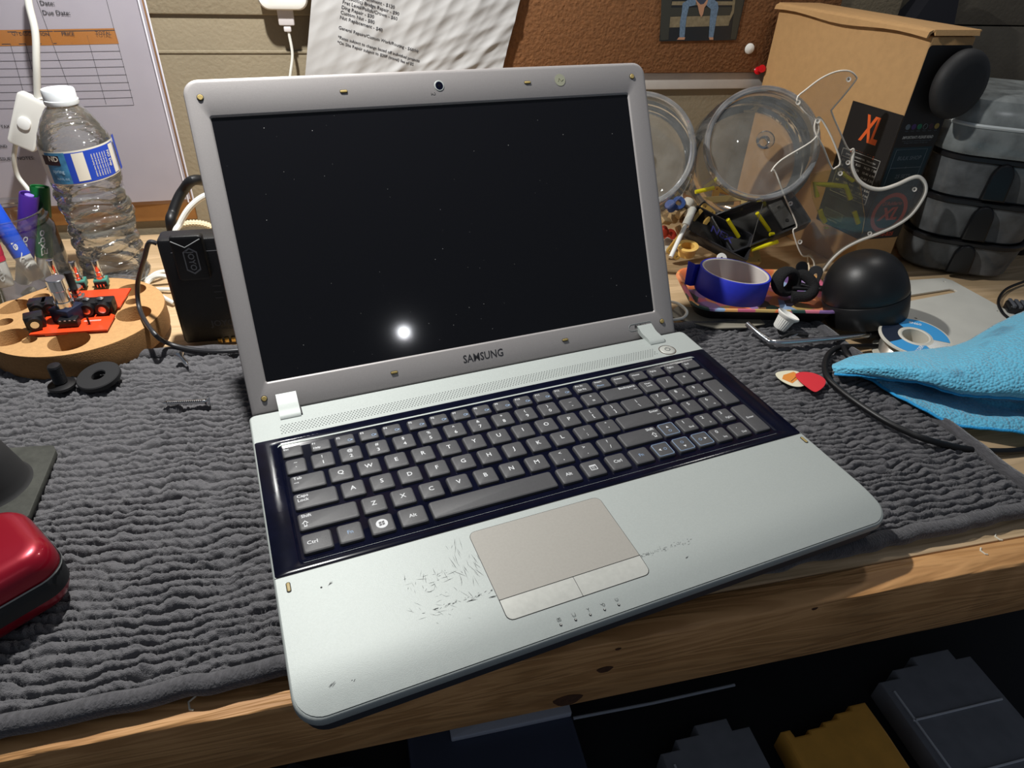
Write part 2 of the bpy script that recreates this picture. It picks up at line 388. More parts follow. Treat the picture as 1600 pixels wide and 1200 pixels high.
def cdt(outline, inner, step, zf, hole=None, dz=0.0):
    vs = [Vector(p) for p in outline]; n = len(vs); ed = [(i, (i + 1) % n) for i in range(n)]
    if hole: h0 = len(vs); vs += [Vector(p) for p in hole]; ed += [(h0 + i, h0 + (i + 1) % len(hole)) for i in range(len(hole))]
    xs = [p[0] for p in outline]; ys = [p[1] for p in outline]
    y = min(ys) + step[1]
    while y < min(max(ys), inner):
        x = min(xs) + step[0]
        while x < max(xs): vs.append(Vector((x, y))); x += step[0]
        y += step[1]
    V, E, F, *_ = geometry.delaunay_2d_cdt(vs, ed, [list(range(n))], 1, 1e-7)
    if hole:
        hx = [p[0] for p in hole]; hy = [p[1] for p in hole]
        def ok(f):
            cx = sum(V[i][0] for i in f) / len(f); cy = sum(V[i][1] for i in f) / len(f)
            return not (min(hx) < cx < max(hx) and min(hy) < cy < max(hy))
        F = [f for f in F if ok(f)]
    return [(p[0], p[1], zf(p[1]) + dz) for p in V], F
ML = T(0, 0, ZP)
BZ0, BZ1 = .0894, .2140             # glossy keyboard surround, front and back
mb = MB(ML)
def rr2(x0, x1, y0, y1, rf, rb, n=8):
    pts = []
    for cx, cy, a0, r in ((x1, y0, -90, rf), (x1, y1, 0, rb), (x0, y1, 90, rb), (x0, y0, 180, rf)):
        sx = -1 if cx == x1 else 1; sy = 1 if cy == y0 else -1
        for i in range(n + 1): a = R_(a0 + 90 * i / n); pts.append((cx + sx * r + r * math.cos(a), cy + sy * r + r * math.sin(a)))
    return pts
def foot(ins, r): return resamp(rr2(ins, WL - ins, Y0 + ins, DL - ins * .3, r, .0045), .004)
out0 = foot(0, .014)
def ringz(ins, dz, flat=None):
    cx, cy = WL / 2, (Y0 + DL) / 2; o = []
    for x, y in out0:
        fx = (WL / 2 - ins) / (WL / 2); fy = ((DL - Y0) / 2 - ins) / ((DL - Y0) / 2)
        X, Y = cx + (x - cx) * fx, cy + (y - cy) * fy
        o.append((X, Y, flat if flat is not None else ztop(y) + dz))
    return o
rings = [ringz(.010, 0, -.0245), ringz(.003, 0, -.021), ringz(.0012, -.0062)]
mb.loft(rings, True, False, 1)
rings = [ringz(.0012, -.0062), ringz(.0004, -.0058), ringz(0, -.0045), ringz(0, -.0014), ringz(.0003, -.0006), ringz(.0009, -.0001), ringz(.0013, 0)]
mb.loft(rings, False, False, 0)
hole = rr(.0155, .3675, .0955, .2055, .003, 4)
V, F = cdt([(p[0], p[1]) for p in ringz(.0013, 0)], .041, (.012, .004), ztop, hole)
mb.add(V, F, 0)
# scratches and scuffs worn into the palm rest beside the touchpad
def scratch(x, y, l, a, w=.00022):
    c, s_ = math.cos(a), math.sin(a); p = [(x - c * l / 2, y - s_ * l / 2), (x + c * l / 2, y + s_ * l / 2)]
    mb.add([(p[0][0], p[0][1], ztop(p[0][1]) + .00009), (x + s_ * w / 2, y - c * w / 2, ztop(y) + .00009), (p[1][0], p[1][1], ztop(p[1][1]) + .00009), (x - s_ * w / 2, y + c * w / 2, ztop(y) + .00009)], [(0, 1, 2, 3)], 2)
rs = random.Random(3)
for i in range(42): scratch(rs.gauss(.104, .006), rs.gauss(.060, .009), rs.uniform(.002, .012), R_(rs.gauss(100, 16)), rs.uniform(.0001, .0003))
for i in range(40): scratch(rs.gauss(.083, .009), rs.gauss(.058, .004), rs.uniform(.0015, .007), R_(rs.choice((rs.gauss(80, 15), rs.gauss(5, 10)))), rs.uniform(.0001, .0003))
for i in range(36): scratch(rs.uniform(.072, .113), .0385 + rs.gauss(0, .0006) + 0, rs.uniform(.0006, .003), R_(rs.gauss(0, 20)), rs.uniform(.0002, .0004))
for i in range(70): scratch(rs.uniform(.205, .242), .0300 + rs.gauss(0, .0009), rs.uniform(.0006, .002), R_(rs.gauss(0, 40)), rs.uniform(.0001, .0003))
for i in range(26): scratch(rs.gauss(.082, .012), rs.gauss(.040, .006), rs.uniform(.001, .006), R_(rs.gauss(150, 30)), .00012)
for x, y, l, a in ((.0295, .0755, .003, 40), (.020, .0155, .0032, 30), (.112, .0345, .005, 5), (.030, .0145, .001, 20), (.1, .0365, .006, -5), (.232, .020, .002, 10)):
    for k in range(4): scratch(x + rs.gauss(0, .0004), y + rs.gauss(0, .0003), l, R_(a + rs.gauss(0, 8)), .0003)
m_scuff = mat('scuff_grey', '4C504F', .8)
mb.build('base_case', [m_sil, m_side, m_scuff], lap)
# glossy surround with the sunken key well
mb = MB(ML); n8 = 6
o1 = rr(.0012, WL - .0012, BZ0, BZ1, .0016, n8)
mb.loft([[(x, y, -.001) for x, y in o1], [(x, y, .00025) for x, y in o1], [(x, y, .0004) for x, y in rr(.0016, WL - .0016, BZ0 + .0003, BZ1 - .0003, .0016, n8)],
         [(x, y, .0004) for x, y in rr(.0150, .3675, .0945, .2085, .0035, n8)], [(x, y, .0001) for x, y in rr(.0158, .3667, .0952, .2075, .003, n8)],
         [(x, y, -.0010) for x, y in rr(.0165, .3660, .0972, .2030, .003, n8)], [(x, y, -.0012) for x, y in rr(.017, .3655, .0977, .2025, .003, n8)]], False, True)
mb.build('keyboard_surround', m_bez, lap)
mb = MB(ML); mb.box(.0009, WL - .0009, BZ0 - .0005, BZ0, -.001, .0001); mb.build('palm_rest_seam', m_line, lap)
# keys: (centre x, centre y, width, depth, legends)
KX, KY, AX, AY = .019046, .018402, .056772, .145370
keys = []
fr = .1963
frow = [(.0248, 'Esc', ''), (.0441, 'F1', 'Help'), (.0611, 'F2', ''), (.0782, 'F3', ''), (.0953, 'F4', ''), (.1140, 'F5', ''), (.1311, 'F6', ''), (.1482, 'F7', ''), (.1653, 'F8', ''), (.1824, 'F9', ''), (.1995, 'F10', ''), (.2166, 'F11', ''), (.2338, 'F12', ''), (.2522, 'Prt Sc', 'Sys Rq'), (.2697, 'Insert', 'Pause'), (.2872, 'Delete', ''), (.3045, 'Home', ''), (.3219, 'PgUp', ''), (.3393, 'PgDn', ''), (.3567, 'End', '')]
for x, a, b in frow: keys.append((x, fr, .0148, .0110, 'f', (a, b)))
def row(y, x0, n, items, step=KX, w=.0163):
    for i, it in enumerate(items): keys.append((x0 + i * step, y, w, .0153, 'c', it))
YN = .1803; YQ = AY + KY - .001; YZ = .1270; YB = .1086
keys.append((.0252, YN, .0146, .0153, 'c', ('~', '`')))
row(YN, .0430, 12, [('!', '1'), ('@', '2'), ('#', '3'), ('$', '4'), ('%', '5'), ('^', '6'), ('&', '7'), ('*', '8'), ('(', '9'), (')', '0'), ('_', '-'), ('+', '=')])
keys.append((.2790, YN, .0345, .0153, 'r', ('Backspace', '←')))
keys.append((.0305, YQ, .0235, .0153, 'l', ('Tab', '')))
row(YQ, .0520, 12, [(c,) for c in 'QWERTYUIOP'] + [('{', '['), ('}', ']')])
keys.append((.2835, YQ, .0255, .0153, 'c', ('|', '\\')))
keys.append((.0328, AY, .0285, .0153, 'l', ('Caps', 'Lock')))
row(AY, AX, 11, [(c,) for c in 'ASDFGHJKL'] + [(':', ';'), ('"', "'")])
keys.append((.2764, AY, .0400, .0153, 'r', ('Enter', '')))
keys.append((.0376, YZ, .0380, .0153, 'l', ('Shift', '⇧')))
row(YZ, .0663, 10, [(c,) for c in 'ZXCVBNM'] + [('<', ','), ('>', '.'), ('?', '/')])
keys.append((.2640, YZ, .0330, .0153, 'r', ('Shift', '⇧')))
for x, w, t in ((.0278, .0190, 'Ctrl'), (.0475, .0163, 'Fn'), (.0670, .0163, 'WIN'), (.0867, .0185, 'Alt'), (.1418, .0878, ''), (.1962, .0163, 'Alt'), (.2152, .0163, 'MENU'), (.2346, .0163, 'Ctrl'), (.2537, .0163, 'Fn')):
    keys.append((x, YB, w, .0160, 'm' if t in ('Ctrl', 'Fn', 'Alt', '') else t, (t,)))
NX = (.3052, .3225, .3398, .3571)
for i, t in enumerate((('Num', 'Lock'), ('/',), ('*',), ('-',))): keys.append((NX[i], YN, .0148, .0153, 'c', t))
for y, ts in ((YQ, (('7', 'Home'), ('8', '↑'), ('9', 'PgUp'))), (AY, (('4', '←'), ('5', ''), ('6', '→'))), (YZ, (('1', 'End'), ('2', '↓'), ('3', 'PgDn')))):
    for i, t in enumerate(ts): keys.append((NX[i], y, .0148, .0153, 'n', t))
keys.append((NX[1], YB, .0148, .0153, 'n', ('0', 'Ins'))); keys.append((NX[2], YB, .0148, .0153, 'n', ('.', 'Del')))
keys.append((NX[3], (YQ + AY) / 2, .0148, .0335, 'c', ('+',))); keys.append((NX[3], (YZ + YB) / 2 - .0003, .0148, .0335, 'c', ('Enter',)))
for x, y, t in ((.2888, YZ, '▲'), (.2717, YB, '◀'), (.2894, YB, '▼'), (.3062, YB, '▶')): keys.append((x, y, .0150, .0153, 'a', (t,)))
for x, y, w, d, st, t in keys:
    k = MB(ML @ T(x, y, 0)); w -= .0012; d -= .0012 if d > .012 else .0006
    k.loft([[(a, b, z) for a, b in rr(-w / 2 + i, w / 2 - i, -d / 2 + i - dy, d / 2 - i * .6, .0016, 4)] for i, z, dy in ((-.0001, -.0012, .0003), (0, -.0004, .0003), (.0002, .0004, .0002), (.0006, .0008, 0), (.0012, .00098, 0))], mi=0)
    Z = .00104
    def tx(s, sz, X, Y, mi=1, al='CENTER', bold=.012): k.text(s, sz, T(X, Y, Z), mi, align=al, bold=bold)
    if st == 'f':
        tx(t[0], .0027, -w / 2 + .0012, d / 2 - .0028 if len(t[1]) or t[0][0] == 'F' or t[0] == 'Esc' else .001, 1, 'LEFT', .02)
        if t[1]: tx(t[1], .0026, -w / 2 + .0014, -d / 2 + .0028, 2 if t[1] == 'Pause' else 1, 'LEFT', .02)
        elif t[0][0] == 'F': k.plate([circ(.0013, 10, .0030, -.0018), circ(.0009, 10, .0030, -.0018)], Z - .0001, Z, 2); k.box(.0042, .0052, -.0024, -.0012, Z - .0001, Z, 2)
    elif st == 'c':
        if len(t) == 1: tx(t[0], .0052 if len(t[0]) == 1 else .0030, 0, .0004)
        elif len(t[0]) > 1: tx(t[0], .0028, 0, .003); tx(t[1], .0028, 0, 0)
        else: tx(t[0], .0040, 0, .0030); tx(t[1], .0046, 0, -.0028)
    elif st == 'm': tx(t[0], .0040, -w / 2 + .0028 if (t[0] == 'Ctrl' and x < .1) else 0, 0, 2 if t[0] == 'Fn' else 1, 'LEFT' if (t[0] == 'Ctrl' and x < .1) else 'CENTER')
    elif st == 'n': tx(t[0], .0046, -.0015, .0030); tx(t[1], .0028, .0016, -.0036)
    elif st in 'lr':
        X = -w / 2 + .0022 if st == 'l' else w / 2 - .0022; al = 'LEFT' if st == 'l' else 'RIGHT'
        tx(t[0], .0036, X, .0042, 1, al)
        if t[1] == '⇧':
            X += .0018 if st == 'l' else -.0028
            arr = [(0, .0035), (.0021, .0010), (.0010, .0010), (.0010, -.0018), (-.0010, -.0018), (-.0010, .0010), (-.0021, .0010)]
            k.plate([[(X + a, b - .0030) for a, b in arr], [(X + a * .62, b * .66 - .0027) for a, b in arr]], Z - .0001, Z, 1)
        elif t[1] == 'Lock': tx('Lock', .0036, X, .0004, 1, al)
        else: k.box(X if st == 'l' else X - .003, X + .003 if st == 'l' else X, -.0002, .0002, Z - .0001, Z, 1); k.box((X + .0024) if st == 'l' else X - .003, (X + .003) if st == 'l' else X - .0024, -.0006, .0006, Z - .0001, Z, 1)
    elif st == 'WIN':
        k.plate([circ(.0037, 24)], Z - .0002, Z, 1)
        for sx in (-1, 1):
            for sy in (-1, 1):
                c = (sx * .00095, sy * .0009 + sx * .0001); k.plate([[(c[0] - .0008, c[1] - .0007), (c[0] + .0008, c[1] - .0007 + .0003), (c[0] + .0008, c[1] + .0007 + .0003), (c[0] - .0008, c[1] + .0007)]], Z, Z + .0001, 0)
    elif st == 'MENU':
        k.plate([rr(-.0026, .0026, -.0024, .0026, .0004, 2), rr(-.0021, .0021, -.0019, .0015, .0002, 2)], Z - .0001, Z, 1)
        for yy in (-.0011, 0, .0009): k.box(-.0015, .0012, yy - .00015, yy + .00015, Z - .0001, Z, 1)
    elif st == 'a':
        k.plate([rr(-.0064, .0064, -.0064, .0066, .0014, 4), rr(-.0060, .0060, -.0060, .0062, .0011, 4)], Z - .0002, Z, 2)
        ang = {'▲': 90, '◀': 180, '▼': -90, '▶': 0}[t[0]]
        a = R_(ang); tri = [(.0014 * math.cos(a + q), .0014 * math.sin(a + q)) for q in (0, 2.1, -2.1)]
        k.plate([[(p[0] + .0022 * math.cos(a), p[1] + .0022 * math.sin(a)) for p in tri]], Z - .0001, Z, 1)
        k.plate([circ(.0013, 10, -.0020 * math.cos(a), -.0020 * math.sin(a)), circ(.0009, 10, -.0020 * math.cos(a), -.0020 * math.sin(a))], Z - .0001, Z, 2)
    k.build('space_bar' if w > .08 else 'key', [m_key, m_leg, m_legb], lap)
# touchpad, buttons, indicator row
def patch(x0, x1, y0, y1, rs4, dz, name, m):
    p = MB(ML); pts = []
    for (cx, cy, a0, r) in ((x1, y0, -90, rs4[0]), (x1, y1, 0, rs4[1]), (x0, y1, 90, rs4[2]), (x0, y0, 180, rs4[3])):
        sx = -1 if cx == x1 else 1; sy = 1 if cy == y0 else -1
        for i in range(5): a = R_(a0 + 22.5 * i); pts.append((cx + sx * r + r * math.cos(a), cy + sy * r + r * math.sin(a)))
    pts = resamp(pts, .004); V, F = cdt(pts, .041, (.009, .003), ztop, None, dz); p.add(V, F); p.loft([[(a, b, ztop(b) - .0004) for a, b in pts], [(a, b, ztop(b) + dz) for a, b in pts]], False, False)
    return p.build(name, m, lap)
TX0, TX1, TY0, TY1, TY2, TXM = .1145, .2051, .0176, .0309, .0831, .1602
e = .00028
patch(TX0 - e, TX1 + e, TY0 - e, TY2 + e, (.004, .0045, .0045, .004), .00007, 'touchpad_seam', m_line)
patch(TX0, TX1, TY1 + e, TY2, (.0004, .0042, .0042, .0004), .00014, 'touchpad', m_pad)
m_btn = mat('touchpad_button', 'B2B3AD', .45, .25, var=.05, vs=300)
patch(TX0 + .0001, TXM - .00015, TY0 + .0001, TY1 - e, (.0003, .0003, .0003, .0038), .00022, 'touchpad_button', m_btn)
patch(TXM + .00015, TX1 - .0001, TY0 + .0001, TY1 - e, (.0038, .0003, .0003, .0003), .00022, 'touchpad_button', m_btn)
for i in range(5):
    x = .1412 + i * .00908; y = .0069; p = MB(ML); p.cyl(.00075, 0, .00012, 0, T(x, y, ztop(y)), 12); p.cyl(.0003, 0, .0002, 1, T(x + .0001, y + .0001, ztop(y)), 8)
    y2 = y + .0031; Mi = T(x + .0001, y2, ztop(y2) + .00010)
    if i == 0: p.plate([rr(-.0011, .0011, -.0010, .0006, .0002, 2), rr(-.0009, .0009, -.0008, .0004, .0001, 2)], 0, .00005, 2, Mi); p.text('A', .0015, Mi @ T(0, -.0002, 0), 2); p.plate([circ(.0008, 10, 0, .0008), circ(.0006, 10, 0, .0008)], 0, .00005, 2, Mi)
    elif i == 1: p.plate([rr(-.0010, .0010, -.0012, .0012, .0004, 2), rr(-.0008, .0008, -.0010, .0010, .0003, 2)], 0, .00005, 2, Mi)
    elif i == 2: p.tube([Mi @ Vector(q) for q in ((-.0012, .001, 0), (0, -.0002, 0), (.0012, .001, 0), (-.0012, .001, 0))], .00008, 5, 2, M=ML.inverted() if False else None) if False else p.plate([[(-.0013, .0011), (0, -.0004), (.0013, .0011)], [(-.0009, .0009), (0, -.0001), (.0009, .0009)]], 0, .00005, 2, Mi); p.box(-.0001, .0001, -.0013, 0, 0, .00005, 2, Mi)
    elif i == 3: p.plate([circ(.0008, 12, -.0004, .0006), circ(.0006, 12, -.0004, .0006)], 0, .00005, 2, Mi); p.plate([circ(.0008, 12, .0005, -.0004), circ(.0006, 12, .0005, -.0004)], 0, .00005, 2, Mi)
    else: p.plate([circ(.0010, 14), circ(.0008, 14)], 0, .00005, 2, Mi); p.box(-.0001, .0001, 0, .0013, 0, .00005, 2, Mi)
    p.build('indicator_light', [m_line, M_white, m_scuff], lap)
for x, y in ((.0075, .0808), (.3785, .0820)):
    p = MB(ML); p.prism(rr(x - .0013, x + .0013, y - .0036, y + .0036, .0012, 5), -.0002, .0003, 0, None, .0001); p.prism(rr(x - .0009, x + .0009, y - .0031, y + .0031, .0008, 5), 0, .0006, 1, None, .0002); p.build('rubber_stud', [m_line, m_dot], lap)
p = MB(ML); p.cyl(.0006, 0, .0001, 0, T(.0244, .0744, 0), 12); p.build('microphone_hole', m_line, lap)
# speaker grille, power button
p = MB(ML); y = .2188; k = 0
while y < .2285:
    x = .0205 + (.0012 if k % 2 else 0)
    while x < .3395: 
        if not (x > .334 and y < .2190): p.add([(x + .00052 * math.cos(a), y + .00052 * math.sin(a), .00008) for a in (0, 1.047, 2.094, 3.1416, 4.189, 5.236)], [(0, 1, 2, 3, 4, 5)])
        x += .0024
    y += .0019; k += 1
p.build('speaker_grille', mat('grille_hole', '3C4040', .8), lap)
p = MB(ML @ T(.3507, .2231, 0)); p.lathe([(.0078, -.0002), (.0078, .00006), (.0070, .00008), (.0068, -.0004)], 40, 1); p.lathe([(.0066, -.0004), (.0066, .0003), (.0060, .0007), (0.0001, .0009)], 40, 0)
p.lathe([(.0019, .00092), (.0024, .00096), (.0026, .00088)], 24, 2); p.box(-.0002, .0002, .001, .003, .0008, .00098, 2); p.build('power_button', [m_btn, M_chrome, m_scuff], lap)
# ---- lid ----
tl = R_(29.0387)
MLD = ML @ axes((0, .257177, .000233), (1, 0, 0), (0, math.sin(tl), math.cos(tl)), (0, -math.cos(tl), math.sin(tl)))
LX0, LX1, LS0, LS1 = .0022, .3812, -.0075, .2370
SX0, SX1, SS0, SS1 = .0170, .3612, .0169, .2104
p = MB(MLD); q = 8
def O(i, r, n): return [(x, y, n) for x, y in rr2(LX0 + i, LX1 - i, LS0 + i, LS1 - i, .002, max(r, .001), q)]
def Ii(i, n): return [(x, y, n) for x, y in rr(SX0 - i, SX1 + i, SS0 - i, SS1 + i, .0012 + max(i, 0), q)]
p.loft([O(.0045, .006, -.0085), O(.0015, .0095, -.0075), O(.0003, .0108, -.0050)], True, False, 1)
p.loft([O(.0003, .0108, -.0050), O(0, .011, -.0035), O(0, .011, -.0016), O(.0005, .0105, -.0006), O(.0016, .0095, -.0001), O(.003, .0085, 0), Ii(.0016, 0), Ii(.0008, -.0004), Ii(.0002, -.0014), Ii(0, -.0016)], False, False, 0)
lidf = p.build('lid_frame', [m_lid, m_side], lap)
p = MB(MLD); p.prism([(x, y) for x, y in rr(SX0 - .001, SX1 + .001, SS0 - .001, SS1 + .001, .001, 3)], -.0030, -.0015); 
rs = random.Random(8)
for i in range(60):
    x, y, r_ = rs.uniform(SX0 + .003, SX1 - .003), rs.uniform(SS0 + .003, SS1 - .003), rs.choice((.00012, .00018, .0003))
    p.prism(circ(r_, 5, x, y), -.0015, -.00145, 1)
p.build('screen', [m_scr, mat('dust_speck', '9A9A98', .9)], lidf)
for x, s, hz in ((.0128, .2243, 0), (.1138, .2239, 1), (.2662, .2241, 1), (.3673, .2250, 0), (.0131, .0050, 0), (.1136, .0061, 1), (.2672, .0062, 1), (.3677, .0064, 0)):
    p = MB(MLD @ T(x, s, 0))
    if hz: p.prism(rr(-.0030, .0030, -.0013, .0013, .0012, 4), -.0003, .0002, 0); p.prism(rr(-.0027, .0027, -.0009, .0009, .0009, 4), 0, .0008, 1, None, .0003)
    else: p.cyl(.0024, -.0003, .0002, 0, None, 24); p.cyl(.0020, 0, .0010, 1, None, 24, .0004)
    p.build('rubber_bumper', [m_line, m_dot], lidf)
p = MB(MLD @ T(.1895, .2248, 0)); p.cyl(.0040, 0, .0004, 1, None, 28, .0002); p.cyl(.0031, .0003, .0005, 0, None, 28); p.cyl(.0012, .0005, .0006, 2, None, 16); p.build('webcam', [m_bez, m_sil, m_scr], lidf)
p = MB(MLD @ T(.1835, .2188, 0)); p.text('\u01b8', .0038, T(0, 0, .0001) @ Rz(90)); p.build('bezel_mark', m_line, lidf)
p = MB(MLD @ T(.2966, .2249, .0001)); p.cyl(.0049, 0, .00015, 0, None, 24); p.tube([(-.002, -.001, .0002), (-.001, .0015, .0002), (.001, -.001, .0002), (.003, .0005, .0002)], .0002, 5, 1)
p.build('round_sticker_residue', [mat('sticker_residue', '8A8B78', .5), mat('residue_dark', '77775F', .5)], lidf)
p = MB(MLD @ T(.1903, .0056, .00012)); p.text('SAMSUNG', .0092, None, 0, bold=.012, sx=.86); p.build('logo_lettering', mat('logo_dark', '2C2C30', .4), lidf)
p = MB(MLD @ T(.3445, .0056, 0)); p.plate([rr(-.0125, .0125, -.0032, .0032, .0031, 6), rr(-.0121, .0121, -.0028, .0028, .0027, 6)], .0000, .0002, 1); p.text('RV511', .0044, T(0, 0, .0001), 0, bold=.02, sx=1.05); p.build('model_badge', [m_line, m_sil], lidf)
for x0, x1 in ((.0215, .0365), (.3410, .3560)):
    p = MB(ML); prof = [(.2350, -.0008), (.2350, .0006), (.2362, .0018), (.2400, .0030), (.2450, .0032), (.2490, .0030), (.2530, .0036), (.2570, .0052), (.2600, .0060), (.2600, .0010), (.2540, -.0008)]
    p.loft([[(x, y, z) for y, z in prof] for x in (x0, x0 + .0003, x1 - .0003, x1)], mi=0)
    p.box(x1, x1 + .0012, .2365, .2465, -.0002, .0012, 1); p.build('hinge_cover', [m_sil, m_line], lap)

# ======================= things to the left of the laptop =======================
# MDF storage disc with drilled holes
DC = (-.207, .440); DZ = .0065
m_mdf = mat('mdf_tan', 'B98F5E', .75, var=.08, vs=300, bump=.25, bs=900)
m_mdfe = mat('mdf_edge', '8E683E', .85, var=.12, vs=500, bump=.5, bs=1200)
holes = []
for (u, v, r) in ((205, 453, .0135), (209, 490, .0150), (207, 471, .0062), (20, 479, .0145), (7, 503, .0068), (14, 527, .0150), (64, 464, .0075), (108, 533, .0165), (46, 531, .0060), (150, 461, .0070)):
    g = G(u, v, DZ + .0245); holes.append((g.x - DC[0], g.y - DC[1], r))
disc = thing('parts_disc', 'round thick tan fibreboard disc with drilled holes, carrying the red circuit board', 'disc', (DC[0], DC[1], DZ))
p = MB(); p.plate([circ(.0735, 72)] + [circ(r, 28, x, y) for x, y, r in holes], .006, .0245, 0); p.build('drilled_disc', [m_mdf], disc)
p = MB(); p.lathe([(.0715, .0), (.0733, .0015), (.0738, .006), (.0738, .0232), (.0735, .0246)], 72); p.cyl(.0715, 0, .0062, n=72); p.build('rim', [m_mdfe], disc)
# circuit board on the disc
PZ = DZ + .0265
m_red = mat('solder_mask_orange', 'E0451E', .38, coat=.3)
pc = [G(u, v, PZ) for u, v in ((45, 524), (166, 514), (183, 476), (112, 447), (78, 447), (50, 505))]
pc = [G(46, 525, PZ), G(168, 517, PZ), G(187, 440, PZ), G(78, 447, PZ)]
O0 = pc[0]; ex = (pc[1] - pc[0]).normalized(); ey = Vector((0, 0, 1)).cross(ex)
Wb = (pc[1] - pc[0]).length; Hb = .080
pcb = thing('circuit_board', 'orange-red circuit board with silver pots and jacks, lying on the fibreboard disc', 'circuit board', M=axes(O0, ex, ey, (0, 0, 1)))
PI = pcb.matrix_world.inverted()
def L(u, v, z=PZ): q = PI @ G(u, v, z); return q.x, q.y
p = MB(); p.plate([[(0, 0), (Wb, 0), (Wb, .026), (Wb - .012, .036), (Wb, .042), (Wb + .001, Hb), (.012, Hb), (.004, .030)]], 0, .0015, 0); p.box(.012, .030, -.0001, .003, -.0009, 0, 0)
x, y = L(128, 505); 
for q in range(3): p.box(x + .002, x + .016, y + q * .0008, y + q * .0008 + .0003, .0015, .00155, 1)
x, y = L(78, 468); p.box(x, x + .010, y, y + .0016, .0015, .00156, 1, T(0, 0, 0))
p.build('board', [m_red, M_white], pcb)
def pot(u, v, r, hs, body, shaft=M_chrome, kn=None):
    x, y = L(u, v, PZ + .006); M = T(x, y, .0015) @ Rz(-25 if body == 'big' else 8) @ Matrix.Scale(1.08, 4)
    t = MB(M)
    if body == 'big':
        t.box(-.009, .009, -.009, .009, 0, .013, 1, b=.0008); t.cyl(.0072, .013, .018, 0, n=24); t.cyl(.0062, .018, .030, 0, n=28, b=.0004); t.cyl(.0072, .028, .038, 0, n=28, b=.0005)
    else:
        t.box(-.0055, .0055, -.0050, .0050, 0, .0065, 1, b=.0004); t.box(-.0048, .0048, -.0055, -.0050, 0, .005, 2); t.cyl(.0042, .0065, .009, 0, n=20); t.cyl(.0033, .009, .0135, 0, n=20, b=.0003)
        for k in (-1, 0, 1): t.box(k * .0026 - .0005, k * .0026 + .0005, -.0075, -.0055, 0, .0035, 0)
    return t, M
t, M = pot(108, 492, 0, 0, 'big'); t.build('toggle_switch', [M_chrome, mat('navy_housing', '1B2035', .4)], pcb)
m_green = mat('pot_teal', '3F7F72', .5)
for (u, v, hs, dk) in ((91, 441, .026, 0), (124, 440, .024, 0), (158, 438, .024, 0)):
    t, M = pot(u, v, 0, 0, 'small')
    t.prism([(a, b) for a, b in circ(.0029, 20) if b < .0018], .0135, hs, 0, None, .0002); t.build('potentiometer', [M_chrome, m_green, M_blackp], pcb)
t, M = pot(121, 466, 0, 0, 'small'); t.cyl(.0060, .0135, .0150, 0, n=20); t.cyl(.0030, .015, .029, 2, n=18); t.build('potentiometer', [M_chrome, M_steel, M_blackm], pcb)
for (u, v, a) in ((62, 480, 10), (82, 478, 10), (142, 480, 0), (166, 478, 0), (55, 502, 20)):
    x, y = L(u, v, PZ + .006); t = MB(T(x, y, .0015) @ Rz(a) @ Matrix.Scale(1.25, 4)); t.box(-.0060, .0060, -.005, .005, 0, .0095, 0, b=.0008); t.cyl(.0046, .0, .0040, 0, T(0, -.005, .0052) @ Rx(90), 20); t.cyl(.0026, .0030, .0042, 1, T(0, -.005, .0052) @ Rx(90), 14)
    t.build('jack_socket', [M_blackp, M_chrome], pcb)
for (u, v) in ((136, 472), (158, 471)):
    x, y = L(u, v, PZ + .012); t = MB(T(x, y, .0105)); t.lathe([(.0028, 0), (.0030, .001), (.0018, .003), (.0030, .005), (.0012, .006)], 14, 0, c1=True); t.build('solder_lug', [M_chrome], pcb)
x, y = L(112, 511); t = MB(T(x, y, .0015) @ Matrix.Scale(1.4, 4)); t.box(-.0055, .0055, -.0030, .0030, .0006, .0058, 0, b=.0004)
for k in range(4): t.box(-.0045 + k * .0028, -.0034 + k * .0028, -.0031, -.0028, .0048, .0054, 1)
t.build('chip_socket', [M_blackp, M_white], pcb)
x, y = L(62, 517); t = MB(T(x, y, .0015) @ Matrix.Scale(1.2, 4)); t.box(-.0020, .0020, -.0016, .0016, .0, .0085, 0, b=.0004); t.box(-.0016, .0016, -.0017, -.001, .006, .0086, 1); t.build('capacitor', [M_blackp, M_chrome], pcb)
x, y = L(141, 509); t = MB(T(x, y, .0015)); t.cyl(.0009, 0, .007, 0, None, 10); t.box(-.0022, -.0012, -.001, 0, 0, .002, 1); t.box(.0012, .0022, -.001, 0, 0, .002, 1); t.build('standing_resistor', [M_blackp, M_chrome], pcb)

# water bottle
BC = G(190, 441, 0); BB = .001
m_pet = clear('bottle_plastic', 'EDEFEF', haze=.07, gloss=.06, edge=2.4, bump=.9, bs=70)
bot = thing('water_bottle', 'clear plastic water bottle with white cap and torn blue label', 'bottle', (BC.x, BC.y, BB))
p = MB(); prof = [(.006, .004), (.016, .001), (.026, .002), (.0305, .006), (.0322, .014)]
z = .014; k = 0
while z < .100:
    prof += [(.0322, z + .002), (.0312, z + .006), (.0288, z + .0082), (.0312, z + .0104)]; z += .0122; k += 1
prof += [(.0318, .1130), (.0322, .116), (.0322, .149), (.0318, .152), (.0290, .160), (.0235, .171), (.0175, .180), (.0135, .184), (.0120, .187), (.0120, .195)]
rings = []
for r, z in prof:
    ring = []
    for i in range(64):
        a = 2 * math.pi * i / 64; w = .0011 * math.sin(a * 5 + z * 160) * (1 if .012 < z < .108 else 0) + (.0009 * math.sin(a * 3 + z * 90) if .012 < z < .108 else 0)
        ring.append(((r + w) * math.cos(a), (r + w) * math.sin(a), z + (.0016 * math.sin(a * 4 + z * 70) if .02 < z < .105 else 0)))
    rings.append(ring)
p.loft(rings, True, False); p.build('bottle_body', m_pet, bot)
p = MB(); p.lathe([(.0142, .1855), (.0146, .1865), (.0146, .1895), (.0140, .1900), (.0139, .1975), (.0132, .1988), (.0001, .1990)], 48)
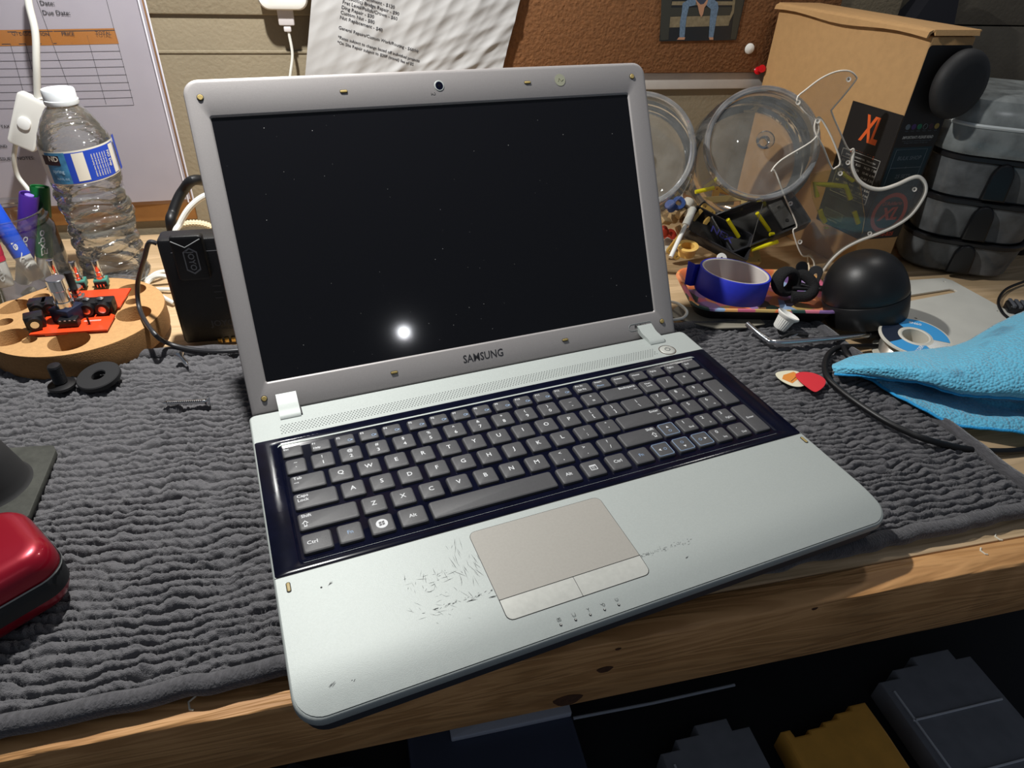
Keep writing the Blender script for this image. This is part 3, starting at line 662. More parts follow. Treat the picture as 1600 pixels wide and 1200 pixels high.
m_cap = mat('cap_white', 'DADFE2', .45, sub=.2); p.build('cap', m_cap, bot)
# label wraps the bottle, seen from the camera side; angles measured from the camera direction
ca = math.atan2(CW.y - BC.y, CW.x - BC.x)
def lab(p, a0, a1, z0, z1, mi, r=.0328, k=20, tilt=0.0):
    vs = []; fs = []
    for i in range(k + 1):
        a = ca + R_(a0 + (a1 - a0) * i / k); dz = .0022 * math.sin(R_(a0 + (a1 - a0) * i / k) * 1.0)
        for z in (z0, z1): vs.append((r * math.cos(a), r * math.sin(a), z + dz))
    for i in range(k): fs.append((2 * i, 2 * i + 2, 2 * i + 3, 2 * i + 1))
    p.add(vs, fs, mi)
def ltext(p, s, size, a, z, mi, rot=0, r=.0331):
    vs, fs = text_mesh(s, 0, .02, 'CENTER'); c, s_ = math.cos(R_(rot)), math.sin(R_(rot)); out = []
    for x, y, _ in vs:
        X, Y = (x * c - y * s_) * size, (x * s_ + y * c) * size
        an = ca + R_(a) + X / r; out.append((r * math.cos(an), r * math.sin(an), z + Y))
    p.add(out, fs, mi)
Z0, Z1 = .1195, .1510
p = MB(); lab(p, -80, 100, Z0, Z1, 0, .0326, 50); lab(p, -58, -22, Z0 + .0012, Z1 - .0010, 1, .0328); lab(p, -22, 66, Z0 + .0012, Z1 - .0016, 2, .0328, 30)
lab(p, -12, 6, Z0 + .0030, Z1 - .0024, 0, .03295); lab(p, 52, 64, Z0 + .0018, Z1 - .0026, 0, .03295)
lab(p, -64, -32, Z1 - .0125, Z1 - .0035, 3, .03295); ltext(p, 'ND', .0068, -42, Z1 - .0080, 0, 0, .0331)
for i in range(6): ltext(p, 'natural spring water bottled', .0019, 17 + i * 4.6, (Z0 + Z1) / 2, 0, 90 if False else -90)
ltext(p, 'NO Dep', .0042, 47, (Z0 + Z1) / 2 + .003, 0, -90); ltext(p, 'spring', .0048, -40, Z0 + .0120, 4); ltext(p, '16.9 FL OZ', .0026, -36, Z0 + .0048, 4)
lab(p, 66, 76, Z0 + .002, Z1 + .0035, 2, .0345, 6)
p.build('label', [mat('label_white', 'E2DECF', .6), mat('label_scene_blue', '3F7FA8', .5, var=.35, vs=120), mat('label_blue', '2448B8', .5), mat('label_maroon', '2C1620', .5), mat('label_pale_blue', 'A9CBE0', .5)], bot)

# marker cup
CC = Vector((-.2905, .5560, .001)); m_cup = clear('cup_plastic', 'F4F5F4', haze=.035, gloss=.04, edge=1.5)
p = MB(); p.lathe([(.0005, .0), (.040, .0), (.0425, .002), (.0435, .02), (.0425, .070), (.0395, .0745), (.0395, .078), (.0405, .0785), (.0405, .0815), (.0385, .083), (.0385, .087), (.0392, .0885), (.0382, .0890), (.0375, .0870)], 64)
tag(p.build('plastic_jar', m_cup, loc=(0, 0, 0)), 'open clear plastic jar with threaded rim, full of dry-erase markers', 'jar').location = CC
def marker(name, label, bot_, top, col, capc, txt=None, capend=False):
    a, b = Vector(bot_), Vector(top); Ln = (b - a).length
    r_ = thing(name, label, 'marker', M=along(a, b), group='markers in the clear jar')
    zc = r_.matrix_world.inverted().to_3x3() @ (CW - a); th = math.degrees(math.atan2(zc.y, zc.x))
    p = MB(Rz(th)); bc = M_white
    p.lathe([(.0001, 0), (.0068, .0), (.0074, .001), (.0076, .025), (.0080, .026), (.0080, Ln - .040)], 28, 0)
    p.lathe([(.0082, .026), (.0082, Ln - .042)], 28, 1)
    if txt:
        vs, fs = text_mesh(txt, .3, .01, 'CENTER'); out = []
        for x, y, _ in vs: an = y * .0085 / .0085; out.append((.0085 * math.cos(an * 1.0), .0085 * math.sin(an * 1.0), Ln * .42 + x * .0140))
        p.add(out, fs, 0)
    p.build('barrel', [bc, col], r_)
    p = MB(); p.lathe([(.0084, Ln - .044), (.0086, Ln - .043), (.0088, Ln - .001), (.0084, Ln), (.0076, Ln - .0005), (.0072, Ln - .010), (.0001, Ln - .010)], 28, 0)
    p.lathe([(.0042, Ln - .010), (.0040, Ln - .001), (.0001, Ln - .0005)], 20, 1)
    p.build('cap', capc, r_)
m_gn = mat('marker_green', '0F5A2A', .35); m_pu = mat('marker_purple', '4B2A8C', .35); m_pul = mat('marker_purple_plug', '8F78D8', .4); m_bl = mat('marker_blue', '1F4FC8', .35); m_rd = mat('marker_red', 'C8163A', .35)
marker('marker', 'green dry-erase marker, cap end up, beside the bottle', (-.2800, .5730, .006), tuple(Yp(62, 291, .588)), m_gn, [m_gn, m_gn], 'Expo')
marker('marker', 'purple dry-erase marker left of the green one', (-.3010, .5700, .006), tuple(Yp(46, 303, .575)), m_pu, [m_pu, m_pul], 'Expo')
marker('marker', 'blue dry-erase marker leaning down across the jar to the right', tuple(Yp(58, 436, .545)), tuple(Yp(-22, 312, .560)), m_bl, [m_bl, m_bl], 'dry erase')
marker('marker', 'red dry-erase marker at the left edge of the jar', tuple(Yp(10, 446, .536)), tuple(Yp(-38, 330, .545)), m_rd, [m_rd, m_rd], 'dry erase')

# inline switch on its cord
sw = [Yp(u, v, .655) for u, v in ((30, 145), (74, 163), (53, 236), (3, 222))]
c_ = sum(sw, Vector()) / 4; exs = ((sw[1] - sw[0]) + (sw[2] - sw[3])).normalized(); eys = ((sw[0] - sw[3]) + (sw[1] - sw[2])); hS = eys.length / 2; eys = eys.normalized()
wS = ((sw[1] - sw[0]).length + (sw[2] - sw[3]).length) / 2
inl = thing('inline_switch', 'white rectangular inline cord switch hanging in front of the invoice sheet', 'switch', M=axes(c_, exs, eys, exs.cross(eys).normalized()))
p = MB(); p.prism(rr(-wS / 2, wS / 2, -hS / 2, hS / 2, .004, 5), -.012, 0, 0, None, .0022); p.build('housing', M_white, inl)
p = MB(T(-.001, -.001, 0)); p.prism(rr(-.0062, .0062, -.0068, .0068, .0058, 7), -.002, .0022, 0, None, .001); p.build('rocker_button', mat('button_white', 'EFEFEC', .3), inl)
top = c_ + eys * hS * .49 + exs * .004; botm = c_ - eys * hS * .49 - exs * .004
p = MB(); p.tube(spl([Yp(42, -60, .668), Yp(44, 0, .664), Yp(55, 50, .66), Yp(57, 100, .658), top - Vector((0, -.006, -.006)), top + Vector((0, .006, 0))]), .0034, 12)
pts = [botm + Vector((0, .006, 0)), Yp(22, 250, .665), Yp(28, 275, .67), Yp(45, 298, .665), Yp(60, 330, .655), G(90, 420, .01)]
o = p.build('lamp_cord', M_wcable, loc=tuple(c_)); tag(o, 'thick cream-white cord running into the inline switch from above', 'cord')
p = MB(); p.tube(spl(pts), .0024, 10); tag(p.build('switch_cord', M_wcable, loc=tuple(botm)), 'thinner white cord leaving the bottom of the inline switch behind the markers', 'cord')

# papers on the wall at left
m_pap = mat('paper_white', 'B9B3B9', .55, var=.04, vs=10); m_sleeve = clear('sheet_sleeve', 'FCFCFF', haze=.03, gloss=.25, edge=.35)
m_org = mat('print_orange', 'B97422', .6)
yp = .7035
clip = thing('clipboard', 'brown hardboard clipboard behind the invoice sheet', 'clipboard', (-.3, .709, .1))
a = Yp(309, 341, .7075); p = MB(T(.3, -.709, -.1)); p.box(-.42, a.x, .7045, .7092, a.z, .42, 0, b=.001); p.build('board', mat('hardboard_brown', '9A6C3A', .6, var=.1, vs=60), clip)
a = Yp(304, 313, yp); inv = thing('invoice_sheet', 'white invoice form with an orange table header, in a clear sleeve on the left wall', 'paper', (-.3, yp, .1))
p = MB(T(.3, -yp, -.1))
# gently bowed sheet
nx, nz = 16, 6; x0, x1, z0, z1 = -.41, a.x - .004, a.z + .002, .40
def bow(x): return yp - .004 * math.sin(max(0, min(1, (x - x0) / (x1 - x0))) * math.pi) - .0005
vs = []; fs = []
for i in range(nx + 1):
    x = x0 + (x1 - x0) * i / nx
    for j in range(nz + 1): vs.append((x, bow(x), z0 + (z1 - z0) * j / nz))
for i in range(nx):
    for j in range(nz): q = i * (nz + 1) + j; fs.append((q, q + nz + 1, q + nz + 2, q + 1))
p.add(vs, fs, 0)
def ln(u0, v0, u1, v1, w=.0005, mi=1, y=None):
    A, B = Yp(u0, v0, yp - .003), Yp(u1, v1, yp - .003); k = 10; vs = []; fs = []
    d = (B - A); nrm = Vector((-d.z, 0, d.x)).normalized() * w / 2
    for i in range(k + 1):
        q = A + d * i / k; yy = bow(q.x) - .0003; vs += [(q.x - nrm.x, yy, q.z - nrm.z), (q.x + nrm.x, yy, q.z + nrm.z)]
    for i in range(k): fs.append((2 * i, 2 * i + 2, 2 * i + 3, 2 * i + 1))
    p.add(vs, fs, mi)
def band(u0, v0, u1, v1, h, mi): ln(u0, v0, u1, v1, h, mi)
ln(-60, 60, 182, 56.5, .0150, 2)
ln(-60, 50.5, 179, 47.5, .0009); ln(-60, 69.5, 184, 66.5, .0009)
for v0, v1, u1 in ((82, 80, 187), (95, 92.5, 190.5), (107, 104.5, 194), (120, 117, 197.5), (132, 129, 201), (144, 141, 204.5), (157, 152.5, 207), (170, 164.5, 209)): ln(-60, v0 + 1, u1, v1, .0004)
for u0, v0, u1, v1 in ((166, 0, 209, 164), (136, 55, 166, 163), (58, 0, 120, 168), (17, 68, 44, 168), (41, 68, 66, 168)): ln(u0, v0, u1, v1, .0004)
def wtext(s, u, v, size, y=yp - .0048, mi=1, al='LEFT', rot=0, bold=.01, target=None):
    q = Yp(u, v, y); (target or p).text(s, size, T(q.x, y, q.z) @ Rx(90) @ Rz(rot), mi, align=al, bold=bold)
wtext('Date:', 62, 5, .0062); wtext('Due Date:', 66, 20, .0062); wtext('QTY', 18, 53, .0045); wtext('DESCRIPTION', 30, 53.5, .0045); wtext('PRICE', 96, 53, .0048); wtext('TOTAL', 149, 52, .0048)
wtext('ISSUED', -2, 249, .0052); wtext('NOTES:', 27, 248, .0052); wtext('TAX', 1, 198, .0045); wtext('PAID', -4, 229, .0045)
p.build('sheet', [m_pap, M_ink, m_org], inv)
p = MB(T(.3, -yp, -.1)); p.loft([[(x0 - .003, yp - .0075, a.z), (x1 - .01, yp - .0085, a.z), (a.x - .002, yp - .0045, a.z), (a.x, yp - .0005, a.z)], [(x0 - .003, yp - .0075, .41), (x1 - .01, yp - .0085, .41), (a.x - .002, yp - .0045, .41), (a.x, yp - .0005, .41)]], False, False, loop=False)
p.build('clear_sleeve', m_sleeve, inv)
p = MB(T(.3, -yp, -.1)); p.tube([(a.x - .001, yp - .001, a.z), (a.x - .001, yp - .001, .41)], .0011, 8); p.tube([(a.x - .006, yp - .006, a.z), (a.x - .006, yp - .006, .41)], .0009, 8); p.build('sleeve_edge', mat('sleeve_edge_white', 'DDDCE6', .3), inv)

# wall charger with its white lead
ch = Yp(443, -8, WY); t = thing('wall_charger', 'white rounded plug-in charger on the wall above the laptop', 'charger', (ch.x, WY - .004, ch.z))
p = MB(Rx(90)); p.prism(rr(-.026, .026, -.012, .05, .011, 7), .0, .026, 0, None, .005); p.build('charger_body', M_white, t)
a = Yp(446, 21, WY - .018); p = MB(T(a.x - ch.x, -.014, a.z - ch.z)); p.box(-.0085, .0085, -.0035, .0035, -.0115, .016, 0, b=.0012); p.box(-.004, .004, -.0022, .0022, -.018, -.0115, 0, b=.001)
p.build('usb_plug', mat('plug_grey_white', 'C9C4C4', .4), t)
p = MB(); p.tube(spl([Yp(449, 40, WY - .018), Yp(452, 55, WY - .017), Yp(457, 85, WY - .016), Yp(454, 115, WY - .016), Yp(450, 150, WY - .015), Yp(452, 250, WY - .010), G(470, 330, .02)]), .0016, 8)
tag(p.build('charger_lead', M_wcable, loc=tuple(Yp(452, 100, WY - .016))), 'thin white lead hanging from the wall charger behind the screen', 'cable')

# brown panel, price list, photo, pins
m_brown = mat('panel_brown', '7E5432', .85, var=.16, vs=160, bump=1.5, bs=260)
zb_ = Yp(1100, 113, WY - .01).z; p = MB(); p.box(.075, .700, WY - .0125, WY - .001, zb_, .60, 0, b=.001)
tag(p.build('brown_panel', m_brown, loc=(.4, WY, .3)), 'rough reddish-brown fibre panel hanging on the wall behind the laptop', 'panel')
YB_ = WY - .0135
plc = [Yp(u, v, YB_ - .004) for u, v in ((489, -40), (820, -40), (783, 106), (775, 160), (470, 160))]
pr = thing('price_list', 'crumpled white sheet of typed repair prices on the brown panel', 'paper', (.15, YB_, .2))
p = MB(T(-.15, -YB_, -.2)); nx, nz = 170, 110; rs = random.Random(4)
gl = [[Yp(a, b, YB_ - .004) for a, b in ((492, -60), (474, 150))], [Yp(a, b, YB_ - .004) for a, b in ((826, -60), (772, 150))]]
vs = []; fs = []
def crum(i, j): 
    s_ = 0
    for (fx, fz, ph, am) in ((2.3, 1.1, .4, 1.5), (4.1, 2.7, 2.2, .9), (1.2, 4.6, 1.3, .8), (7.5, 3.3, .2, .45), (5.2, 8.1, 4.0, .35)):
        v_ = math.sin(fx * i / nx * 6.28 + fz * j / nz * 4.2 + ph + 1.2 * math.sin(j / nz * 5 + i / nx * 3)); s_ += am * (math.sqrt(v_ * v_ + .015) - .5)
    return .0013 * s_ * (0.35 + .65 * min(1, i / nx * 1.8))
for i in range(nx + 1):
    for j in range(nz + 1):
        A = gl[0][0].lerp(gl[0][1], j / nz); B = gl[1][0].lerp(gl[1][1], j / nz); q = A.lerp(B, i / nx); vs.append((q.x, q.y - .0065 + crum(i, j), q.z))
for i in range(nx):
    for j in range(nz): q = i * (nz + 1) + j; fs.append((q, q + 1, q + nz + 2, q + nz + 1))
p.add(vs, fs, 0); p.build('sheet', mat('paper_grey_white', 'A9A8A7', .7), pr)
p = MB(T(-.15, -YB_, -.2)); yt = YB_ - .0115; n0 = 0
def paper_y(x, z):
    j = nz * (z - gl[0][0].z) / (gl[0][1].z - gl[0][0].z); f = j / nz; xl_ = gl[0][0].x + (gl[0][1].x - gl[0][0].x) * f; xr_ = gl[1][0].x + (gl[1][1].x - gl[1][0].x) * f
    i = nx * (x - xl_) / (xr_ - xl_); return gl[0][0].y - .0065 + crum(i, j) - .0004
for s, u, v, sz in (('Bridge Replacement - $120', 539, -13, .0050), ('(Acoustic) Bridge Repair - $90', 537, -5, .0050), ('Fret Level/Polish/Crown - $60', 535, 3, .0050), ('Ding Repair - $30', 533.5, 11, .0050), ('Custom Nut - $80', 532, 19, .0050), ('Nut Replacement - $40', 531, 27, .0050), ('General Repairs/Custom Work/Routing - $60/Hr', 529, 43, .0046), ('*Rates subject to change based off individual projects', 528, 58, .0044), ('*On Site Repair subject to $20F (travel) fee of $5', 527, 66, .0044)):
    wtext(s, u, v, sz, yt, 0, 'LEFT', -15.5, .012, p)
p.v = [(x, paper_y(x + .15, z + .2) - YB_, z) for x, y, z in p.v]
p.build('typed_lines', [mat('typed_ink', '3A3A3E', .8)], pr)
# photo print
YPH = YB_ - .0008
ph = thing('photo_print', 'photo print of a seated person in blue jeans, pinned to the brown panel', 'photo', (.45, YPH, .25))
p = MB(T(-.45, -YPH, -.25))
def ppoly(pts, mi, d): 
    q = [Yp(u, v, YPH) for u, v in pts]; p.add([(a.x, YPH - d, a.z) for a in q], [tuple(range(len(q)))], mi)
q = [Yp(u, v, YPH) for u, v in ((1037, -40), (1172, -40), (1150, 62.5), (1030, 64.5))]
p.loft([[(a.x, YPH, a.z) for a in q], [(a.x, YPH - .0004, a.z) for a in q]], mi=0)
ppoly(((1046, 26), (1142, 24), (1138, 40), (1043, 43)), 1, .0006); ppoly(((1050, 2), (1146, 2), (1145, 8), (1049, 8)), 1, .0006); ppoly(((1044, 12), (1144, 11), (1142, 24), (1046, 25)), 2, .0006)
ppoly(((1034, -30), (1052, -30), (1044, 62), (1031, 63)), 2, .0007); ppoly(((1152, -30), (1168, -30), (1149, 61), (1141, 61)), 2, .0007)
ppoly(((1066, 5), (1074, 0), (1088, -2), (1086, 8), (1076, 10), (1072, 28), (1069, 58), (1061, 58), (1062, 34), (1065, 18)), 3, .0009)
ppoly(((1107, -2), (1116, 0), (1121, 4), (1122, 12), (1118, 34), (1114, 58), (1107, 58), (1108, 38), (1110, 14), (1103, 8)), 3, .0009)
ppoly(((1084, -30), (1110, -30), (1106, 4), (1098, 8), (1088, 6)), 4, .0008); ppoly(((1085, -4), (1089, 2), (1094, 7), (1099, 6), (1104, -1), (1107, -4), (1104, 6), (1100, 12), (1098, 22), (1095, 27), (1092, 20), (1090, 10)), 5, .0010)
ppoly(((1060, 58), (1070, 58), (1069, 62), (1057, 62)), 5, .0010); ppoly(((1107, 58), (1114, 58), (1114, 62), (1108, 62)), 5, .0010)
ppoly(((1147, -30), (1152, -30), (1146, 20), (1139, 34), (1137, 32), (1143, 16)), 1, .0009)
p.build('print', [mat('photo_dark', '26282A', .25), mat('photo_plank', '7C7058', .25, var=.2, vs=200), mat('photo_shade', '3A3A34', .25), mat('photo_denim', '64788C', .3, var=.25, vs=500), mat('photo_shirt', '3B4250', .3), mat('photo_skin', 'B08468', .3)], ph)
a = Yp(1171, 76, YB_); p = MB(T(*a) @ Rx(90)); p.lathe([(.0001, .0035), (.0040, .003), (.0062, .0015), (.0066, 0)], 28); tag(p.build('thumbtack', M_white, loc=tuple(a)), 'round white thumbtack head below the photo print', 'thumbtack')
a = Yp(1184, 110, WY - .0125); t = thing('push_pin', 'red push pin stuck in the bottom edge of the brown panel', 'push pin', M=T(*a) @ Rx(70) @ Ry(-8))
m_rp = mat('pin_red', 'D6121F', .25); p = MB(); p.lathe([(.0001, .0), (.0052, .0), (.0054, .0012), (.0030, .0030), (.0024, .0045), (.0024, .0095), (.0036, .011), (.0048, .0120), (.0048, .0135), (.0001, .0140)], 24); p.build('grip', m_rp, t); p = MB(); p.rod((0, 0, -.008), (0, 0, 0), .0005, 8); p.build('needle', M_chrome, t)

# black effect unit standing behind the laptop
py = .414; a = Yp(250, 376, py); b = Yp(283, 545, py); bx = (a.x + b.x) / 2; HZ = a.z
m_joy = mat('unit_black', '101012', .42, bump=.2, bs=900)
t = thing('effect_unit', 'black upright pocket effect unit with an outlined badge, half hidden by the screen', 'effect unit', (bx, py, .0))
p = MB(); p.box(0, .068, 0, .024, .004, HZ, 0, b=.003, r=.004); p.box(.010, .060, -.001, .001, HZ - .012, HZ - .0115, 1)
p.text('JOYO', .0085, T(.0385, -.00015, .0240) @ Rx(90), 1, bold=.03); p.text('WIRELESS', .0030, T(.0400, -.00015, .0180) @ Rx(90), 1)
for k in range(3): p.box(.037, .044, -.0002, .0002, .050 + k * .006, .0515 + k * .006, 1)
p.build('body', [m_joy, mat('unit_grey_print', '3A3A3E', .5)], t)
c1 = Yp(262, 370, py - .008); c2 = Yp(331, 436, py - .008); mx, mz = (c1.x + c2.x) / 2 - bx, (c1.z + c2.z) / 2; hw, hh = (c2.x - c1.x) / 2, (c1.z - c2.z) / 2
p = MB(T(mx, -.0, mz) @ Rx(90)); p.prism(rr(-hw, hw, -hh, hh, .003, 5), 0, .009, 0, None, .0018)
p.tube([(-hw + .001, hh - .004, .0092), (-.002, hh - .010, .0092), (hw - .002, hh - .003, .0092)], .0004, 6, 1)
hx = [(0, .0125), (.0058, .0085), (.0058, -.0085), (0, -.0125), (-.0058, -.0085), (-.0058, .0085)]
p.plate([hx, [(x * .84, y * .88) for x, y in hx]], .0089, .0093, 1, T(.001, -.002, 0)); p.text('JOYO', .0072, T(.001, -.002, .0093) @ Rz(-90), 1, bold=.02)
p.build('clip_on_plug', [m_joy, mat('unit_light_print', '8E9092', .5)], t)
p = MB(); 
for k in range(5): p.box(.030 + k * .006, .034 + k * .006, -.0012, .002, .003, .008, 0, b=.0004)
p.build('contact', mat('brass', 'A88A50', .3, 1.0), t)
p = MB(); P0 = Vector((bx + .0, py + .004, HZ - .004))
p.tube(spl([P0, P0 + Vector((-.006, .0, .001)), Yp(226, 402, .425), Yp(215, 445, .44), Yp(219, 485, .43), G(240, 520, .036), G(262, 536, .018), G(300, 546, .0125), G(345, 549, .0125), G(400, 545, .0125)]), .0021, 10)
tag(p.build('thin_cable', mat('cable_dark_grey', '2A2A2D', .4), loc=tuple(G(262, 536, .018))), 'thin dark grey cable looping from the effect unit over the edge of the disc', 'cable')
p = MB(); p.tube(spl([G(330, 330, .05) + Vector((.03, 0, .02)), Yp(310, 281, .56), Yp(286, 298, .56), Yp(271, 330, .55), Yp(268, 355, .54), G(290, 430, .006)]), .0052, 12)
tag(p.build('thick_cable', M_cable, loc=tuple(Yp(271, 330, .55))), 'thick black cable arching behind the effect unit', 'cable')
p = MB(); p.tube(spl([Yp(345, 300, .535), Yp(318, 307, .535), Yp(296, 325, .53), Yp(281, 350, .525), Yp(274, 372, .52), G(290, 440, .006)]), .0030, 10)
tag(p.build('arched_white_cable', M_wcable, loc=tuple(Yp(296, 325, .53))), 'white cable arching in front of the thick black cable', 'cable')
p = MB(); p.tube(spl([G(200, 445, .004) + Vector((0, -.0, 0)), G(228, 437, .006), G(245, 427, .010), G(262, 424, .008), G(300, 420, .006)]), .0026, 8)
p.tube(spl([G(225, 452, .004), G(234, 438, .008), G(250, 431, .012), G(275, 436, .006)]), .0026, 8); p.tube(spl([G(236, 452, .003), G(262, 452, .005), G(275, 452, .004)]), .0022, 8); p.tube(spl([G(245, 459, .003), G(258, 466, .006), G(272, 474, .004)]), .0022, 8)
tag(p.build('white_cable_loop', M_wcable, loc=tuple(G(245, 427, .01))), 'loops of white cable on the bench between the disc and the effect unit', 'cable')
# coil of cream cord against the wall
p = MB(); c_ = Yp(306, 372, .60)
for k in range(26):
    a_ = math.pi * (k / 25); q = c_ + Vector((.026 * math.cos(a_), 0, .018 * math.sin(a_))); p.rod(tuple(q + Vector((0, -.004, -.001))), tuple(q + Vector((0, .004, .001))), .0017, 8)
p.tube(spl([c_ + Vector((.026 * math.cos(math.pi * k / 12), .0, .018 * math.sin(math.pi * k / 12))) for k in range(13)]), .0024, 8)
tag(p.build('cream_ring', mat('cream_ceramic', 'CFC3A4', .5), loc=tuple(c_)), 'ribbed cream ring standing behind the effect unit', 'ring')

# small hardware on the rug
def head_screw(name, label, a, b, r, hr, m, fine=True):
    a, b = Vector(a), Vector(b); Ln = (b - a).length; t = thing(name, label, 'screw', M=along(a, b))
    prof = [(.0001, 0), (r * .5, r * .8)]; z = r * 1.6; 
    while z < Ln * .93: prof += [(r * .72, z), (r, z + r * .35), (r * .72, z + r * .7)]; z += r * .75
    prof += [(r * .75, Ln)]; p = MB(); p.lathe(prof, 16); p.build('thread', m, t)
    p = MB(); p.lathe([(r * .75, Ln - hr * .7), (hr, Ln), (hr, Ln + hr * .15), (.0001, Ln + hr * .3)], 20); p.box(-hr * .6, hr * .6, -hr * .1, hr * .1, Ln + hr * .2, Ln + hr * .34, 0); p.build('head', m, t)
z_ = ZR + .0035; head_screw('long_screw', 'long silver wood screw lying on the rug left of the laptop', G(253, 630, z_), G(325, 627, z_), .0021, .0042, M_chrome)
head_screw('short_screw', 'short silver screw lying on the rug below the effect unit', G(294, 571, z_), G(281, 556, z_ + .003), .0022, .0045, M_chrome)
a = G(98, 604, ZR + .001); t = thing('button_head_bolt', 'black bolt standing on its head on the rug in front of the disc', 'bolt', tuple(a)); p = MB(); p.lathe([(.0001, -.002), (.0085, -.001), (.0108, .001), (.0104, .0028), (.006, .0042), (.0001, .0045)], 30); p.build('head', M_blackp, t)
p = MB(); prof = [(.0048, .004)]; 
for k in range(12): prof += [(.0048, .005 + k * .0013), (.0053, .0056 + k * .0013)]
prof += [(.0046, .0215), (.0001, .022)]; p.lathe(prof, 20); p.build('thread', M_blackp, t)
a = G(157, 592, ZR + .003); p = MB(T(*a) @ Ry(-6) @ Rx(8)); p.lathe([(.0058, 0), (.0165, 0), (.0172, .0008), (.0172, .0042), (.0165, .005), (.0062, .005), (.0055, .0042), (.0055, .0008), (.0058, 0)], 48); tag(p.build('rubber_washer', mat('rubber_black', '1E1E20', .75), loc=tuple(a)), 'black rubber washer lying on the rug by the disc', 'washer')
# red hard case
c_ = G(40, 850, .050); th_ = 38
c_ = Vector((-.187, .113, .0)); t = thing('hard_case', 'glossy red hard case with black middle band at the left edge of the rug', 'case', (c_.x, c_.y, ZR - .001), (0, 0, R_(th_)))
m_cr = mat('case_red', '8E0A22', .30, .35, coat=.3); Lc, Wc = .105, .060
def rlay(i, z, r=.016): return [(x, y, z) for x, y in rr(-Lc / 2 - .01 + i, Lc / 2 - i, -Wc / 2 + i, Wc / 2 - i, r - i * .6, 8)]
p = MB(); p.loft([rlay(.0, .0270), rlay(0, .0300), rlay(.0004, .034), rlay(.0018, .0385), rlay(.0042, .0418), rlay(.0075, .0435), rlay(.0115, .0440)], False, True); p.build('lid', m_cr, t, smooth=60)
p = MB(); p.loft([rlay(.012, 0), rlay(.006, .0012), rlay(.0018, .005), rlay(.0004, .009), rlay(0, .013)], True, False); p.build('base', m_cr, t, smooth=60)
p = MB(); p.loft([rlay(0, .0128), rlay(-.0007, .0132), rlay(-.0007, .0262), rlay(0, .0268)], False, False); p.build('band', mat('case_band_black', '17181A', .45), t, smooth=60)
p = MB(); p.loft([rlay(-.0008, .0262), rlay(-.0011, .0267), rlay(-.0008, .0274)], False, False); p.build('trim_line', mat('case_trim', '9A9C9C', .4, .6), t, smooth=60)
# rubber foot
m_rub = mat('rubber_dusty', '3B3C37', .8, var=.3, vs=90, bump=.3, bs=300)
zf = ZR + .003; pts = [G(u, v, zf) for u, v in ((-60, 706), (70, 697), (84, 697), (88, 705), (46, 806), (36, 815), (-60, 815))]
t = thing('rubber_stand', 'dusty black rubber stand foot with a round post, behind the red case', 'stand', (pts[0].x, pts[0].y, ZR - .001)); o0 = Vector((pts[0].x, pts[0].y, ZR - .001))
p = MB(); lp = [((q - o0).x, (q - o0).y) for q in pts]; p.plate([lp], 0, .0050, 0, None, .0007); p.build('base_plate', m_rub, t)
c_ = G(-22, 762, zf) - o0; p = MB(T(c_.x, c_.y, .004)); p.lathe([(.0300, 0), (.0275, .0015), (.0262, .004), (.0250, .010), (.0215, .024), (.0190, .034), (.0175, .036), (.0001, .0365)], 56); p.build('post', mat('rubber_post', '242425', .75), t)

# ======================= things to the right of the laptop =======================
# cardboard box with its wrap-round black label
BE = Vector((.645, .466, 0)); bu = Vector((56, 2, 0)).normalized(); bv = Vector((-41, 226, 0)).normalized(); BWd, BDp, BHt = .0565, .226, .262
m_card = mat('cardboard', 'BC9463', .8, var=.05, vs=120, bump=.25, bs=1400); m_cardd = mat('cardboard_core', '6E5132', .9)
MB_ = axes(BE, bu, bv, (0, 0, 1)); MBI = MB_.inverted()
box = thing('cardboard_box', 'tall narrow brown cardboard box with a black and orange label, standing at the right', 'box', tuple(BE))
LM = T(*(-BE)) @ MB_
p = MB(LM); p.box(0, BWd, 0, BDp, 0, BHt, 0, b=.0016)
p.build('carton', m_card, box)
p = MB(LM)     # lid with a drooping front tuck and torn corner
p.box(-.0015, BWd + .003, -.001, BDp + .002, BHt + .0035, BHt + .0065, 0, b=.001)
p.loft([[(-.0015, y, BHt + .0060), (-.0058, y, BHt + .0040), (-.0072, y, BHt - .0015 + .002 * math.sin(y * 40)), (-.0052, y, BHt - .0018 + .002 * math.sin(y * 40)), (-.0036, y, BHt + .002), (-.0010, y, BHt + .0036)] for y in [BDp * k / 12 for k in range(13)]])
p.loft([[(x, -.001, BHt + .0060), (x, -.0026, BHt + .0010), (x, -.0016, BHt + .0010), (x, 0, BHt + .0035)] for x in [BWd * k / 4 for k in range(5)]])
p.build('lid', m_card, box)
m_lk = mat('label_black', '1F1D1D', .45); m_lt = mat('label_teal', '14323C', .4); m_lo = mat('label_orange', 'E8642A', .5); m_lro = mat('label_red_orange', 'B8452C', .5); m_lw = mat('label_print_white', 'BEBBB4', .6); m_lg = mat('label_print_grey', '5C6468', .6)
